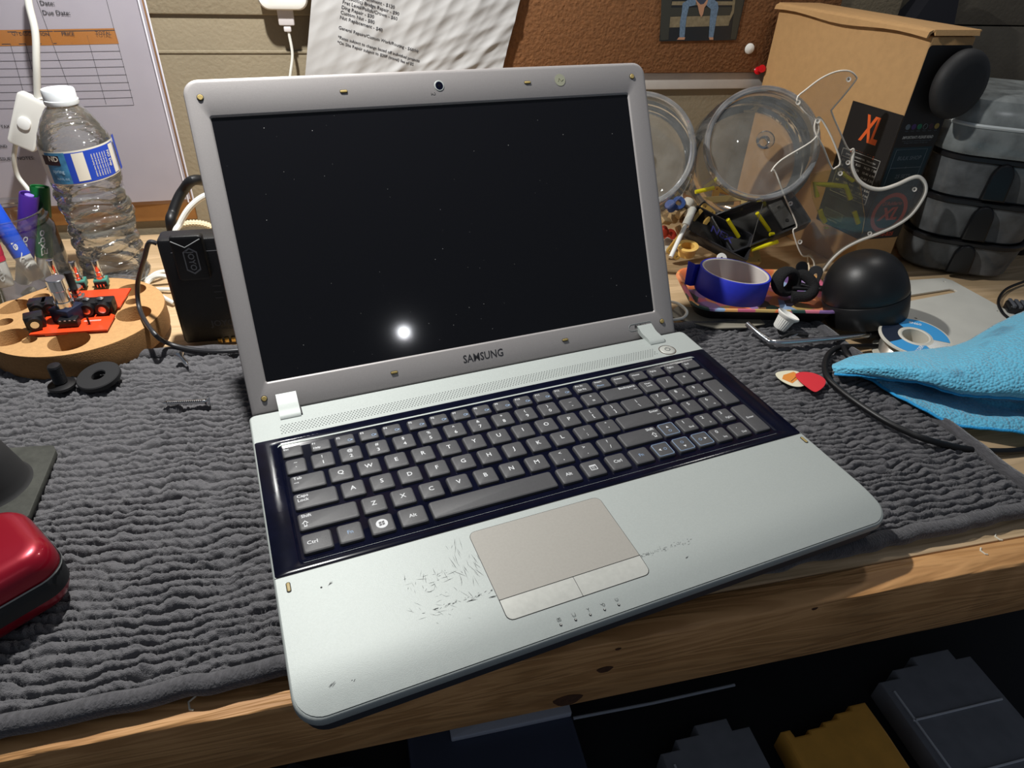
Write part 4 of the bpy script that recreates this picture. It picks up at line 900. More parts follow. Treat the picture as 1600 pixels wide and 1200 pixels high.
# face frames: left face (u runs toward the viewer edge), narrow face
FB = LM @ axes((-.0003, 0, 0), (0, -1, 0), (0, 0, 1), (-1, 0, 0))       # x = -depth, y = height, z outward
FN = LM @ axes((0, -.0003, 0), (1, 0, 0), (0, 0, 1), (0, -1, 0))
def onbig(u, v):  # photo pixel on the box's big face -> (x, y) in its frame
    A = MB_ @ Vector((-.0006, 0, 0)); n = (MB_.to_3x3() @ Vector((0, 1, 0))).cross(Vector((0, 0, 1))); d = ray(u, v); h = CW + d * ((A - CW).dot(n) / d.dot(n)); q = MBI @ h; return -q.y, q.z
def onnar(u, v):
    A = MB_ @ Vector((0, -.0006, 0)); n = (MB_.to_3x3() @ Vector((1, 0, 0))).cross(Vector((0, 0, 1))); d = ray(u, v); h = CW + d * ((A - CW).dot(n) / d.dot(n)); q = MBI @ h; return q.x, q.z
tl = onbig(1333, 157); tr = onbig(1416, 182); br_ = onbig(1355, 384); bl_ = onbig(1289, 346)
zt_ = (tl[1] + tr[1]) / 2; zb_ = (br_[1] + bl_[1]) / 2; xl = tl[0]
p = MB(FB); p.plate([[(xl, zb_), (0, zb_), (0, zt_), (xl, zt_)]], 0, .0003, 0); 
def bt(s, cx, cz, size, mi, sh=0.0, sx=1.0, bold=.0, al='CENTER'): p.text(s, size, T(cx, cz, .0004), mi, shear=sh, bold=bold, sx=sx, align=al)
w_ = -xl; h_ = zt_ - zb_; cx = xl / 2
bt('XL', cx + w_ * .02, zt_ - h_ * .175, h_ * .27, 1, .12, .50, .035); 
def fr_(x0, x1, y0, y1, t=.0004, mi=2): p.plate([[(x0, y0), (x1, y0), (x1, y1), (x0, y1)], [(x0 + t, y0 + t), (x1 - t, y0 + t), (x1 - t, y1 - t), (x0 + t, y1 - t)]], .0003, .00042, mi)
yA, yB = zt_ - h_ * .36, zt_ - h_ * .72
fr_(xl + w_ * .10, -w_ * .12, yB, yA); p.box(cx - w_ * .22, cx + w_ * .22, yA - .002, yA + .002, .0003, .00041, 0)
bt('EXL110-B25', cx, yA, .0052, 1, .1, w_ / .055, .03); bt('STRING    DIAMETER   TENSION', cx, yA - .0052, .0024, 2, 0, w_ / .055)
p.box(xl + w_ * .12, -w_ * .14, yA - .0090, yA - .0086, .0003, .00042, 2)
rowsT = (('E1', '.010', '0.25', '16.20', '7.35'), ('B2', '.013', '0.33', '15.40', '6.98'), ('G3', '.017', '0.43', '16.60', '7.52'), ('D4', '.026', '0.66', '18.40', '8.34'), ('A5', '.036', '0.91', '19.50', '8.84'), ('E6', '.046', '1.17', '17.50', '7.94'))
for i, r_ in enumerate(rowsT):
    yy = yA - .0128 - i * (yA - yB - .022) / 5
    for s_, fx in zip(r_, (.18, .36, .50, .68, .82)): bt(s_, xl + w_ * fx, yy, .0034, 2, 0, w_ / .058, .01)
p.box(xl + w_ * .12, -w_ * .14, yB + .0060, yB + .0063, .0003, .00042, 2); bt('CUSTOM MADE IN USA', cx, yB + .0032, .0026, 2)
fr_(xl + w_ * .08, -w_ * .12, zb_ + .002, yB - h_ * .03, .0003, 3)
for i in range(8): bt('players choice nickel wound electric guitar strings'[i:i + 34], cx + w_ * .06, yB - h_ * .055 - i * .0027, .0020, 3, 0, w_ / .06)
bx0 = xl + w_ * .12; p.box(bx0, bx0 + w_ * .42, zb_ + h_ * .065, zb_ + h_ * .135, .0003, .00042, 3)
rs = random.Random(11); x = bx0 + .0012
while x < bx0 + w_ * .40: wd = rs.choice((.0002, .0004, .0006)); p.box(x, x + wd, zb_ + h_ * .072, zb_ + h_ * .128, .00042, .00048, 0); x += wd + rs.choice((.0003, .0005))
bt('0 19954 94210', bx0 + w_ * .21, zb_ + h_ * .045, .0030, 2)
p.build('label_left_side', [m_lk, m_lo, m_lw, m_lg], box)
p = MB(FN); zb2 = zb_; p.prism(rr(-.0001, BWd - .0005, zb2, BHt - .008, .004, 4), 0, .0003, 0); p.prism([(.002, zb2 + h_ * .33), (BWd - .003, zb2 + h_ * .33), (BWd - .003, zb2 + h_ * .76), (.002, zb2 + h_ * .76)], .0003, .00035, 1)
cN = BWd / 2; z2 = lambda f: zb2 + h_ * f
for i, c_ in enumerate((3, 5, 6, 0, 7, 8)):
    Mq = T(.010 + i * .0078, z2(.915), 0)
    if i == 3: p.plate([circ(.0030, 20), circ(.0027, 20)], .0003, .00042, 3, Mq)
    else: p.cyl(.0030, .0003, .00042, c_, Mq, 20)
    p.text('PLAIN', .0016, Mq @ T(0, -.0046, .0004), 3)
p.text('IMPORTANT: PLEASE READ', .0042, T(cN, z2(.835), .0005), 2, shear=.2, bold=.025, sx=.82)
p.text('Cover the box to avoid string exposure and', .0022, T(cN, z2(.81), .0005), 3); p.text('damage while using as a storage case', .0022, T(cN, z2(.795), .0005), 3)
for a, b in ((.60, .745), (.38, .60)): p.plate([[(.006, z2(a)), (BWd - .008, z2(a)), (BWd - .008, z2(b)), (.006, z2(b))], [(.0063, z2(a) + .0003), (BWd - .0083, z2(a) + .0003), (BWd - .0083, z2(b) - .0003), (.0063, z2(b) - .0003)]], .00035, .00042, 3)
p.text('BULK SHOP', .0062, T(cN - .001, z2(.675), .0005), 3, bold=.02, shear=.1); p.text('★', .0036, T(cN - .001, z2(.60), .0005), 3); p.text('25 SETS', .0062, T(cN - .001, z2(.53), .0005), 3, bold=.02, shear=.1)
p.box(.0063, BWd - .0083, z2(.45), z2(.45) + .0003, .00035, .00042, 3)
Mc = T(cN, z2(.225), 0); p.plate([circ(.0245, 48), circ(.0195, 48)], .0003, .00042, 4, Mc); p.text("D'Addario", .0066, Mc @ T(0, .0115, .0004), 4, bold=.01); p.text('XL', .0210, Mc @ T(0, -.002, .0004), 4, shear=.25, bold=.04)
p.text('EXL110-B25', .0068, T(cN, z2(.035), .0005), 4, shear=.1, bold=.02)
p.build('label_narrow_side', [m_lk, m_lt, m_lw, mat('swatch_grey', '5F6A70', .5), m_lro, mat('swatch_purple', '4A3266', .5), mat('swatch_green', '1F6A4C', .5), mat('swatch_plum', '3C2230', .5), mat('swatch_gold', '8F7A3C', .5)], box)
# round black puck on the box's narrow side
pq = onnar(1484, 129); c_ = MB_ @ Vector((pq[0], -.001, pq[1])); n_ = (MB_.to_3x3() @ Vector((-.08, -1, .03))).normalized()
t = thing('black_puck', 'round matte black puck stuck high on the narrow side of the cardboard box', 'puck', M=toward(c_ , n_))
m_pk = mat('puck_rubber', '232324', .62, bump=.15, bs=1500)
p = MB(); p.lathe([(.0001, .0), (.022, .0), (.0305, .004), (.0342, .008), (.0347, .011), (.0342, .0145), (.0322, .018), (.0290, .0205), (.0215, .0222), (.0001, .0230)], 64); p.build('body', m_pk, t, smooth=60)
p = MB(T(.004, 0, .0224))
for r_ in (.003, .0055, .008): p.tube([(r_ * math.cos(R_(a)) - .002, r_ * math.sin(R_(a)), 0) for a in range(-50, 51, 10)], .0004, 6)
p.build('wave_emblem', mat('puck_emblem', '2C2C2E', .5), t)

# stacked smoked drawers
DX, DY = .7990, .4790; m_smoke = clear('smoked_plastic', '6A6C70', haze=.42, gloss=.08, hcol='85888A', edge=.9); m_tlid = clear('frosted_lid', 'B9BFBF', haze=.42, gloss=.15, hcol='A9AFAE', edge=1.0)
dr = thing('drawer_tower', 'tower of smoked plastic bins with a frosted lid, right of the cardboard box', 'drawer tower', (DX, DY, .0034), (0, 0, R_(-32)))
def dring(hw, hd, r, z): return [(x, y, z) for x, y in rr(-hw, hw, -hd, hd, r, 8)]
tiers = [(.000, .042, .066), (.043, .091, .068), (.092, .140, .071)]
for z0, z1, hw in tiers:
    p = MB(); hd = hw * .93; p.loft([dring(hw - .009, hd - .009, .030, z0 + .001), dring(hw - .005, hd - .005, .034, z0 + .004), dring(hw, hd, .036, z1 - .004), dring(hw - .0022, hd - .0022, .034, z1 - .004), dring(hw - .0075, hd - .0075, .032, z0 + .006)], True, True); bn = p.build('bin', m_smoke, dr)
    p = MB(); p.loft([dring(hw + .0008, hd + .0008, .037, z1 - .004), dring(hw + .0024, hd + .0024, .038, z1 - .0025), dring(hw + .0024, hd + .0024, .038, z1 + .0015), dring(hw + .0004, hd + .0004, .036, z1 + .0025), dring(hw - .003, hd - .003, .034, z1 + .0022), dring(hw - .003, hd - .003, .034, z1 - .004)], wrap=True, c0=False, c1=False); p.build('rim', M_blackp, bn)
    p = MB(T(.0, -hd - .001, z0 + .006) @ Rx(90)); hh = z1 - z0 - .006
    arch = [(-.0125, -.001), (.0125, -.001), (.0115, hh * .55)] + [(.0115 * math.cos(R_(a)), hh * .55 + hh * .42 * math.sin(R_(a))) for a in range(15, 166, 15)] + [(-.0115, hh * .55)]
    p.plate([arch], -.004, .0045, 0, None, .0020); p.build('latch', mat('latch_black', '0E0E10', .3), bn)
p = MB()
rg = [(.0740, .0700, .144), (.0755, .0715, .148), (.0750, .0710, .172), (.0740, .0700, .1780), (.0730, .0690, .1900), (.0690, .0650, .2000), (.0600, .0560, .2050)]
p.loft([dring(a, b, .040, z) for a, b, z in rg], False, True); p.build('lid', m_tlid, dr)
p = MB(); p.loft([dring(a, b, .040, z) for a, b, z in ((.0758, .0718, .173), (.0766, .0726, .175), (.0758, .0718, .177))], False, False); p.tube([(.0250, -.0300, .2052), (.0420, -.0300, .2052), (.0450, -.0230, .2052), (.0280, -.0230, .2052)], .0007, 6, 0, closed=True); p.build('lid_bead', mat('lid_edge_white', 'B8BDBD', .3), dr)
# little loose parts seen through the smoked walls
rs = random.Random(21)
# clear pickguard leaning against the box corner
gp0 = Vector((.600, .4345, 0)); gx = Vector((math.cos(R_(-11)), math.sin(R_(-11)), 0)); gz = Vector((0, 0, 1)); ln_ = R_(10)
gn = gx.cross(gz); gzz = (gz * math.cos(ln_) - gn * math.sin(ln_)).normalized(); gnn = gx.cross(gzz).normalized()
MG = axes(gp0, gx, gzz, gnn)      # z toward the viewer
MGI = MG.inverted()
def onG(u, v, off=0.0):
    A = gp0 + gnn * off; d = ray(u, v); h = CW + d * ((A - CW).dot(gnn) / d.dot(gnn)); q = MGI @ h; return (q.x, q.y)
outl = [(1246, 155), (1262, 139), (1285, 122), (1308, 112), (1328, 111), (1339, 120), (1337, 127), (1319, 150), (1302, 170), (1301, 177), (1316, 212), (1327, 234), (1335, 233), (1332, 250), (1333, 264), (1342, 282), (1358, 293), (1378, 296), (1402, 289), (1424, 279), (1437, 277), (1446, 286), (1447, 300), (1438, 318), (1422, 338), (1398, 354), (1368, 367), (1342, 377), (1318, 390), (1300, 406), (1286, 424), (1279, 436), (1273, 434), (1273, 412), (1266, 401), (1253, 398), (1240, 362), (1246, 352), (1228, 310), (1212, 268), (1206, 268), (1222, 250), (1268, 222), (1280, 205), (1277, 187), (1260, 176)]
og = [onG(u, v) for u, v in outl]
# close the pick-up slot down the middle as a second loop
slot = [onG(u, v) for u, v in ((1277, 186), (1284, 186), (1300, 214), (1314, 252), (1307, 262), (1300, 262), (1288, 232), (1274, 204))]
gd = thing('clear_pickguard', 'clear acrylic guitar pickguard with bright cut edges, leaning against the cardboard box', 'pickguard', M=MG)
m_acr = clear('acrylic_face', 'F4F2EE', haze=.045, gloss=.03, edge=.9); m_acre = glowy('acrylic_cut_edge', 'F4EEE2', .2, .25)
sm = spl(og, 3, True); lo = [(q[0], q[1]) for q in [Vector((a[0], a[1], 0)) for a in og]]
lo = [(q.x, q.y) for q in spl([(a[0], a[1], 0) for a in og], 4, True)]; sl = [(q.x, q.y) for q in spl([(a[0], a[1], 0) for a in slot], 3, True)]
vs, fs = fillcurve([lo, sl], -.003, 0)
p = MB(); p.add(vs, [f for f in fs if abs(sum(vs[i][2] for i in f) / len(f) - 0) < 1e-5 or abs(sum(vs[i][2] for i in f) / len(f) + .003) < 1e-5]); p.build('sheet', m_acr, gd)
def strip(loop, name, ins=.0006, sgn=1):
    q = MB(); n = len(loop); vs = []; fs = []
    for i in range(n):
        a, b, c = Vector(loop[i - 1]), Vector(loop[i]), Vector(loop[(i + 1) % n]); t_ = (c - a).normalized(); nn = Vector((-t_.y, t_.x)) * ins * sgn
        vs += [(b.x, b.y, -.0031), (b.x, b.y, .0001), (b.x + nn.x, b.y + nn.y, .0003), (b.x + nn.x, b.y + nn.y, -.0032)]
    for i in range(n):
        for k in range(4): fs.append((4 * i + k, 4 * i + (k + 1) % 4, 4 * ((i + 1) % n) + (k + 1) % 4, 4 * ((i + 1) % n) + k))
    q.add(vs, fs); return q.build(name, m_acre, gd)
def bead(loop, name, rad):
    q = MB(); q.tube([(x, y, -.0015) for x, y in loop], rad, 8, closed=True); return q.build(name, m_acre, gd, smooth=80)
bead(lo, 'cut_edge', lambda t: .0009 + .0014 * max(0, min(1, (t - .262) * 60, (.72 - t) * 40))); bead(sl, 'slot_edge', .0010)
for u, v in ((1326, 124), (1247, 160), (1278, 189), (1325, 254), (1313, 271), (1429, 296), (1359, 365), (1250, 378), (1235, 318)):
    x, y = onG(u, v); q = MB(T(x, y, 0)); q.lathe([(.0012, -.0032), (.0012, .0), (.0026, .0004), (.0026, -.0001), (.0014, -.0030)], 18); q.build('screw_hole', m_acre, gd)
# fluorescent yellow cut acrylic
m_fy = glowy('fluorescent_yellow', 'FFF324', .2, .3); m_fyc = clear('yellow_acrylic', 'FBF8D0', haze=.03, gloss=.04, hcol='E8DC50')
def yplate(name, label, polys, outline, off):
    t = thing(name, label, 'acrylic plate', M=MG); 
    o2 = [onG(u, v, off) for u, v in outline]; q = MB(); q.plate([o2], off - .0020, off - .0002); q.build('plate', m_fyc, t)
    for pl, wd in polys: o3 = [onG(u, v, off) for u, v in pl]; q = MB(); q.tube([(x, y, off) for x, y in o3], wd, 10); q.build('glowing_edge', m_fy, t, smooth=80)
yplate('yellow_acrylic_plate', 'fluorescent yellow acrylic plate with glowing cut-outs behind the clear pickguard', [
    ([(1277, 307), (1272, 287), (1298, 289), (1321, 291), (1329, 311)], .0030),
    ([(1281, 328), (1284, 338), (1289, 347)], .0030), ([(1335, 331), (1338, 340), (1341, 349)], .0028), ([(1316, 270), (1324, 277), (1333, 283)], .0022), ([(1288, 356), (1294, 356)], .0010)],
    [(1266, 272), (1316, 262), (1345, 290), (1352, 340), (1348, 365), (1285, 350), (1270, 310)], -.0045)

# ---- clear candy jars, tilted lids toward the camera ----
m_jar = clear('jar_acrylic', 'F6F5F2', haze=.035, gloss=.04, edge=1.1); m_jl = clear('jar_lid_acrylic', 'F4F4F2', haze=.06, gloss=.05, edge=1.2); m_rimw = clear('jar_rim_acrylic', 'EDEFF0', haze=.13, gloss=.05, hcol='E4E6E8', edge=2.2)
def jar(name, label, lc, n, rl, rb, depth):
    Mj = toward(lc, n); t = thing(name, label, 'jar', M=Mj, group=None); W2 = Mj
    prof = [(rl - .004, -.001), (rl - .003, -.010), (rl - .004, -.016), (rl + (rb - rl) * .55, -.028), (rb - .003, -.048), (rb, -.072), (rb - .002, -depth * .72), (rb * .86, -depth * .88), (rb * .6, -depth * .97), (.0005, -depth)]
    q = MB(); q.lathe(prof, 72)
    vs = []
    for v_ in q.v:
        w = W2 @ Vector(v_)
        if w.z < .004: w.z = .004
        vs.append(tuple(W2.inverted() @ w))
    q.v = vs; q.build('body', m_jar, t, smooth=70)
    q = MB(); q.lathe([(rl - .002, -.012), (rl - .0005, -.009), (rl - .001, -.0055)], 72); q.build('neck_ring', m_rimw, t)
    q = MB(); q.lathe([(.0005, .0010), (rl - .006, .0010), (rl - .0045, .0030)], 72); q.lathe([(.0005, -.0010), (rl - .006, -.0008)], 72); ld_ = q.build('lid_disc', m_jl, t)
    q = MB(); q.lathe([(rl - .0062, .0010), (rl - .0050, .0038), (rl - .0010, .0042), (rl + .0002, .0030), (rl + .0002, -.0040), (rl - .0018, -.0042), (rl - .0022, .0015), (rl - .0050, .0008)], 72); q.build('lid_rim', m_rimw, ld_)
    q = MB(); q.lathe([(.0060, .0012), (.0048, .0030), (.0042, .0070), (.0060, .0110), (.0095, .0130), (.0100, .0150), (.0085, .0165), (.0001, .0168)], 36); q.build('lid_knob', m_jl, ld_)
    return t
n_ = Vector((-.30, -.81, .535))
LCr = Yp(1190, 225, .500); jar('candy_jar', 'tilted clear round jar with knobbed lid in front of the cardboard box', LCr, n_, .0625, .0735, .118)
LCl = Yp(997, 236, .510); jar('candy_jar', 'clear round jar half hidden behind the right edge of the screen', LCl, Vector((-.36, -.82, .44)), .0610, .0700, .112)
# contents of the left jar
m_bits = [mat('bit_blue', '2B4A8C', .5), mat('bit_tan', 'B59A72', .5), mat('bit_red', 'B03A2A', .5), mat('bit_white', 'D8D4CC', .5), mat('bit_brown', '7A5638', .5), mat('bit_dark', '2A2A2C', .5)]
rs = random.Random(31)
bits = [(1048, 322, 0), (1060, 318, 0), (1040, 345, 1), (1052, 340, 1), (1064, 333, 1), (1072, 345, 4), (1036, 362, 2), (1047, 368, 2), (1062, 362, 1), (1070, 372, 3), (1056, 382, 3), (1044, 390, 3), (1038, 404, 3), (1066, 392, 4), (1050, 402, 1), (1075, 318, 3), (1078, 330, 3), (1070, 310, 4)]
for i, (u, v, c) in enumerate(bits):
    yy = .545 + rs.uniform(-.012, .012); a = Yp(u, v, yy); a.z = max(a.z, .014); q = MB()
    kind = i % 3
    if kind == 0: q.lathe([(.0001, -.005), (.0060, -.005), (.0068, -.003), (.0068, .003), (.0060, .005), (.0001, .005)], 20)
    elif kind == 1: q.lathe([(.0035, -.0035), (.0078, -.0035), (.0078, .0035), (.0035, .0035), (.0035, -.0035)], 22)
    else: q.box(-.008, .008, -.004, .004, -.003, .003, 0, b=.001)
    o = q.build(('knob', 'spacer_ring', 'plastic_clip')[kind], m_bits[c]); o.location = a; o.rotation_euler = (rs.uniform(-1, 1), rs.uniform(-1, 1), rs.uniform(0, 3))
    cn = ('blue', 'tan', 'red', 'white', 'brown', 'black')[c]
    tag(o, '%s %s in the mixed heap inside the left clear jar, %s' % (cn, ('knob', 'spacer ring', 'plastic clip')[kind], 'near the top' if v < 336 else ('in the upper middle' if v < 355 else ('at the bottom' if v > 388 else 'in the lower middle'))), ('knob', 'ring', 'clip')[kind], 'mixed small parts in the left jar')

# ---- heap of pickup rings and frames in the right jar ----
m_crm = mat('pickup_cream', 'D6AE5E', .4); m_crl = mat('pickup_cream_pale', 'DCC07E', .42); m_yel = mat('pickup_yellow', 'E0A822', .4)
def ringobj(name, label, cat, u, v, y, L_, W_, H_, wall, eul, m, group=None, tabs=True, floor_=False, z=None):
    c_ = Yp(u, v, y) if z is None else G(u, v, z); t = thing(name, label, cat, tuple(c_), tuple(R_(a) for a in eul), group)
    q = MB(); out_ = rr(-L_ / 2, L_ / 2, -W_ / 2, W_ / 2, .0035, 5); inn = rr(-L_ / 2 + wall[0], L_ / 2 - wall[0], -W_ / 2 + wall[1], W_ / 2 - wall[1], .0015, 4)
    lps = [out_, inn]
    for sx in (-1, 1):
        for sy in (-1, 1):
            if wall[0] > .006: lps.append(circ(.0012, 10, sx * (L_ / 2 - wall[0] * .45), sy * (W_ / 2 - .004)))
    q.plate(lps, 0, H_, 0, None, .0004); q.build('frame', m, t)
    if floor_: q = MB(); q.box(-L_ / 2 + .001, L_ / 2 - .001, -W_ / 2 + .001, W_ / 2 - .001, 0, .001, 0); q.build('backing', M_blackp, t)
    return t
m_bx = mat('box_smoke_black', '2E2E31', .22)
ringobj('pickup_ring', 'yellow pickup mounting ring standing at the back of the heap in the clear jar', 'pickup ring', 1152, 325, .585, .078, .040, .005, (.008, .007), (58, 12, -10), m_yel, 'pickup rings in the right jar')
ringobj('pickup_ring', 'pale cream pickup ring in front of the yellow ring', 'pickup ring', 1128, 330, .575, .066, .038, .006, (.009, .008), (62, -4, -6), m_crl, 'pickup rings in the right jar')
ringobj('pickup_ring', 'cream pickup ring standing on edge at the left of the heap', 'pickup ring', 1078, 362, .520, .072, .020, .004, (.008, .005), (70, -52, 10), m_crm, 'pickup rings in the right jar')
ringobj('pickup_ring', 'cream pickup ring lying at the bottom of the heap', 'pickup ring', 1150, 396, .505, .056, .034, .006, (.009, .008), (28, 4, -6), m_crl, 'pickup rings in the right jar')
ringobj('pickup_ring', 'cream pickup ring seen through the large black tray frame', 'pickup ring', 1176, 357, .520, .040, .026, .004, (.006, .006), (35, 10, -25), m_crl, 'pickup rings in the right jar')
t = ringobj('battery_box', 'large open black plastic battery box with rounded corners on top of the heap', 'battery box', 1182, 352, .510, .112, .054, .015, (.0022, .0022), (34, -14, 8), m_bx, None, floor_=True)
q = MB(); q.box(.026, .045, -.018, .018, .001, .004, 0, b=.0006); q.cyl(.0022, .004, .0048, 1, T(.036, .009, 0), 14); q.cyl(.0022, .004, .0048, 1, T(.036, -.010, 0), 14); q.build('contact_panel', [mat('box_grey', '4C4C4C', .4), M_blackm], t)
t = ringobj('battery_box', 'second black plastic box tilted below the first, with blue lettering', 'battery box', 1118, 374, .500, .080, .044, .014, (.0020, .0020), (25, 22, -24), m_bx, None, floor_=True)
q = MB(T(.0, -.004, .0145) @ Rz(-4)); q.text('NEX', .0150, None, 0, bold=.01); q.build('lettering', mat('print_indigo', '3A3C90', .5), t)
t = ringobj('bezel_frame', 'small glossy black bezel frame leaning at the left of the heap', 'frame', 1094, 345, .530, .040, .028, .003, (.003, .003), (48, -38, 20), M_blackp)
p = MB(); a, b = Yp(1083, 326, .50), Yp(1048, 402, .46)
p.rod(a, a.lerp(b, .35), .0042, 16); p.rod(a.lerp(b, .35), b, .0026, 12); tag(p.build('white_probe_lead', M_wcable, loc=tuple(a)), 'white lead with thick sleeve end hanging down the left of the heap', 'lead')
a = Yp(1074, 388, .475); t = thing('cream_collar', 'small cream plastic knob with an open top at the front left of the heap', 'knob', tuple(a), (R_(8), R_(-6), 0)); q = MB(); q.lathe([(.0001, -.008), (.0098, -.008), (.0100, .0), (.0122, .0010), (.0124, .0035), (.0112, .004), (.0075, .0035), (.0072, -.004), (.0001, -.004)], 40); q.build('body', m_crm, t)
a = Yp(1127, 404, .462); q = MB(T(*a) @ Rx(50)); q.plate([spl_ for spl_ in ([circ(.0062, 24)[k] for k in range(24)], circ(.0016, 12))], 0, .002, 0, None, .0003); tag(q.build('white_washer', M_white, loc=tuple(a)), 'small white washer with a hole behind the blue tape roll', 'washer')
t = thing('yellow_acrylic_sheet', 'fluorescent yellow acrylic sheet lying over the black boxes in the heap', 'acrylic sheet', M=MG)
def yb(pts, y):
    q = MB(); A = [Yp(u, v, y) for u, v in pts]; a_, b_ = (A[0] + A[1]) / 2, (A[2] + A[3]) / 2; q.M = MGI; q.rod(a_, b_, .0024, 10); q.build('glowing_edge', m_fy, t)
yb(((1134, 344), (1140, 342), (1157, 369), (1151, 371)), .488); yb(((1180, 334), (1186, 332), (1205, 359), (1199, 361)), .492); yb(((1173, 389), (1174, 392), (1214, 376), (1216, 379)), .478); yb(((1086, 299), (1087, 301), (1115, 292), (1116, 295)), .520); yb(((1203, 364), (1203, 368), (1209, 364), (1209, 368)), .486)
t_o = t
# thin rod standing in for the dark reflection line at the jar's edge
p = MB(); a, b = Yp(1192, 318, .475), Yp(1172, 386, .470); p.rod(a, b, .0004, 6); tag(p.build('edge_reflection', M_steel, loc=tuple(a)), 'thin dark line for the jar edge reflection, crossing in front of the black boxes', 'wire')

# ---- patterned tray ----
TZ = .027; TD_ = TZ - .019
tc = [G(1094, 483, TZ), G(1296, 487, TZ), G(1300, 430, TZ), G(1044, 413, TZ)]
ctr = sum(tc, Vector()) / 4; ta = (tc[1] - tc[0]).normalized(); tb_ = Vector((0, 0, 1)).cross(ta); MT = axes((ctr.x, ctr.y, 0), ta, tb_, (0, 0, 1)); MTI = MT.inverted()
q4 = [MTI @ Vector((a.x, a.y, 0)) for a in tc]; TW = (q4[1].x - q4[0].x + q4[2].x - q4[3].x) / 4; TD = (q4[3].y - q4[0].y + q4[2].y - q4[1].y) / 4
m_tray = bpy.data.materials.new('tray_patchwork_print'); m_tray.use_nodes = True; nt = m_tray.node_tree; bs = nt.nodes['Principled BSDF']; bs.inputs['Roughness'].default_value = .35
tcn = nt.nodes.new('ShaderNodeTexCoord'); vo = nt.nodes.new('ShaderNodeTexVoronoi'); vo.inputs['Scale'].default_value = 62; nt.links.new(tcn.outputs['Object'], vo.inputs['Vector'])
sp = nt.nodes.new('ShaderNodeSeparateColor'); nt.links.new(vo.outputs['Color'], sp.inputs[0]); cr = nt.nodes.new('ShaderNodeValToRGB'); cr.color_ramp.interpolation = 'CONSTANT'; nt.links.new(sp.outputs[0], cr.inputs[0])
cols = ['D98A5E', 'C0607A', '23202A', 'D9A060', '8A6AA0', 'E07A4A', 'D9788C', '2E4A44', 'B79A5C', '8FA8C8']
while len(cr.color_ramp.elements) < len(cols): cr.color_ramp.elements.new(.5)
for i, c in enumerate(cols): cr.color_ramp.elements[i].position = i / len(cols); cr.color_ramp.elements[i].color = lin(c)
nt.links.new(cr.outputs[0], bs.inputs['Base Color'])
tray = thing('patterned_tray', 'shallow metal tray with a colourful patchwork print, in front of the clear jars', 'tray', M=MT)
def trr(i, z, r): return [(x, y, z) for x, y in rr(-TW - i, TW + i, -TD - i, TD + i, r, 8)]
p = MB(T(0, 0, TD_)); p.loft([trr(-.016, .0075, .012), trr(-.008, .0085, .016), trr(-.004, .0180, .018), trr(-.001, .0200, .020), trr(.0012, .0196, .021), trr(.0020, .0178, .022)], True, False, 0); p.build('printed_pan', m_tray, tray)
p = MB(T(0, 0, TD_)); p.loft([trr(.0020, .0178, .022), trr(-.0005, .0172, .02), trr(-.006, .0060, .018), trr(-.016, -.0080, .014), trr(-.032, .0010 - TD_, .008)], False, True, 0); p.build('underside', M_blackp, tray)
# thin silvery sheet poking out below the tray
p = MB(); pts = [G(u, v, .0118) for u, v in ((1040, 492), (1075, 503), (1120, 513), (1165, 512), (1195, 506), (1180, 490), (1060, 478))]; p.plate([[(a.x, a.y) for a in pts]], .0108, .0120, 0); tag(p.build('grey_card', mat('dull_card', '8A8578', .5), loc=tuple(pts[2])), 'thin grey card sticking out from under the tray onto the rug', 'card')
# blue tape roll
a = G(1153, 471, .0205); t = thing('tape_roll', 'nearly used-up roll of blue masking tape standing in the patterned tray', 'tape roll', (a.x, a.y + .020, .0205), (R_(-3), R_(5), 0)); m_tb = mat('tape_blue', '2330B8', .6, var=.06, vs=200); m_tcore = mat('tape_core', 'C9C4BE', .7)
p = MB(); p.lathe([(.0345, 0), (.0372, 0), (.0376, .0006), (.0376, .0250), (.0372, .0256), (.0352, .0256)], 80); p.build('tape', m_tb, t)
p = MB(); p.lathe([(.0352, .0257), (.0338, .0257), (.0332, .0250), (.0332, .0004), (.0345, 0)], 80); p.build('core', m_tcore, t)
p = MB(); p.loft([[(-.0340, .0160, z), (-.0400, .0150, z), (-.0455, .0180 + .002 * k, z + .001)] for k, z in ((0, .001), (1, .013), (2, .0262))], False, False, loop=False); p.build('loose_tape_end', m_tb, t)
# black foam clamp
a = G(1238, 464, .0205); t = thing('foam_clamp', 'black foam-padded clamp with a pierced paddle, lying in the patterned tray', 'clamp', (a.x, a.y, .0200), (0, 0, R_(-20)))
m_foam = mat('black_foam', '151516', .9, bump=1.0, bs=900)
p = MB(T(-.010, .004, .016) @ Rx(75) @ Ry(25)); p.loft([[((.0115 + .0048 * math.cos(b)) * math.cos(a_), (.0115 + .0048 * math.cos(b)) * math.sin(a_), .0085 * math.sin(b)) for b in [2 * math.pi * k / 14 for k in range(14)]] for a_ in [2 * math.pi * j / 36 for j in range(36)]], wrap=True); p.build('foam_ring', m_foam, t, smooth=80)
p = MB(); p.tube(spl([(-.004, .010, .022), (.008, .006, .024), (.018, -.002, .016), (.012, -.010, .008), (-.004, -.010, .006)]), .0058, 14); p.build('foam_sleeve', m_foam, t, smooth=80)
p = MB(T(.016, .002, .024) @ Rz(-30) @ Rx(66)); pd = [(x, y) for x, y in rr(-.007, .007, -.010, .013, .0065, 7)]; p.plate([pd, [(x * .5 + .001, y) for x, y in circ(.0042, 18, 0, .001)]], -.0012, .0012, 0, None, .0004); p.build('pierced_paddle', M_blackp, t)
p = MB(T(.004, .008, .026) @ Rz(10) @ Rx(70)); p.plate([rr(-.0065, .0065, -.004, .012, .006, 7)], -.001, .001, 0, None, .0004); p.build('paddle', M_blackp, t)
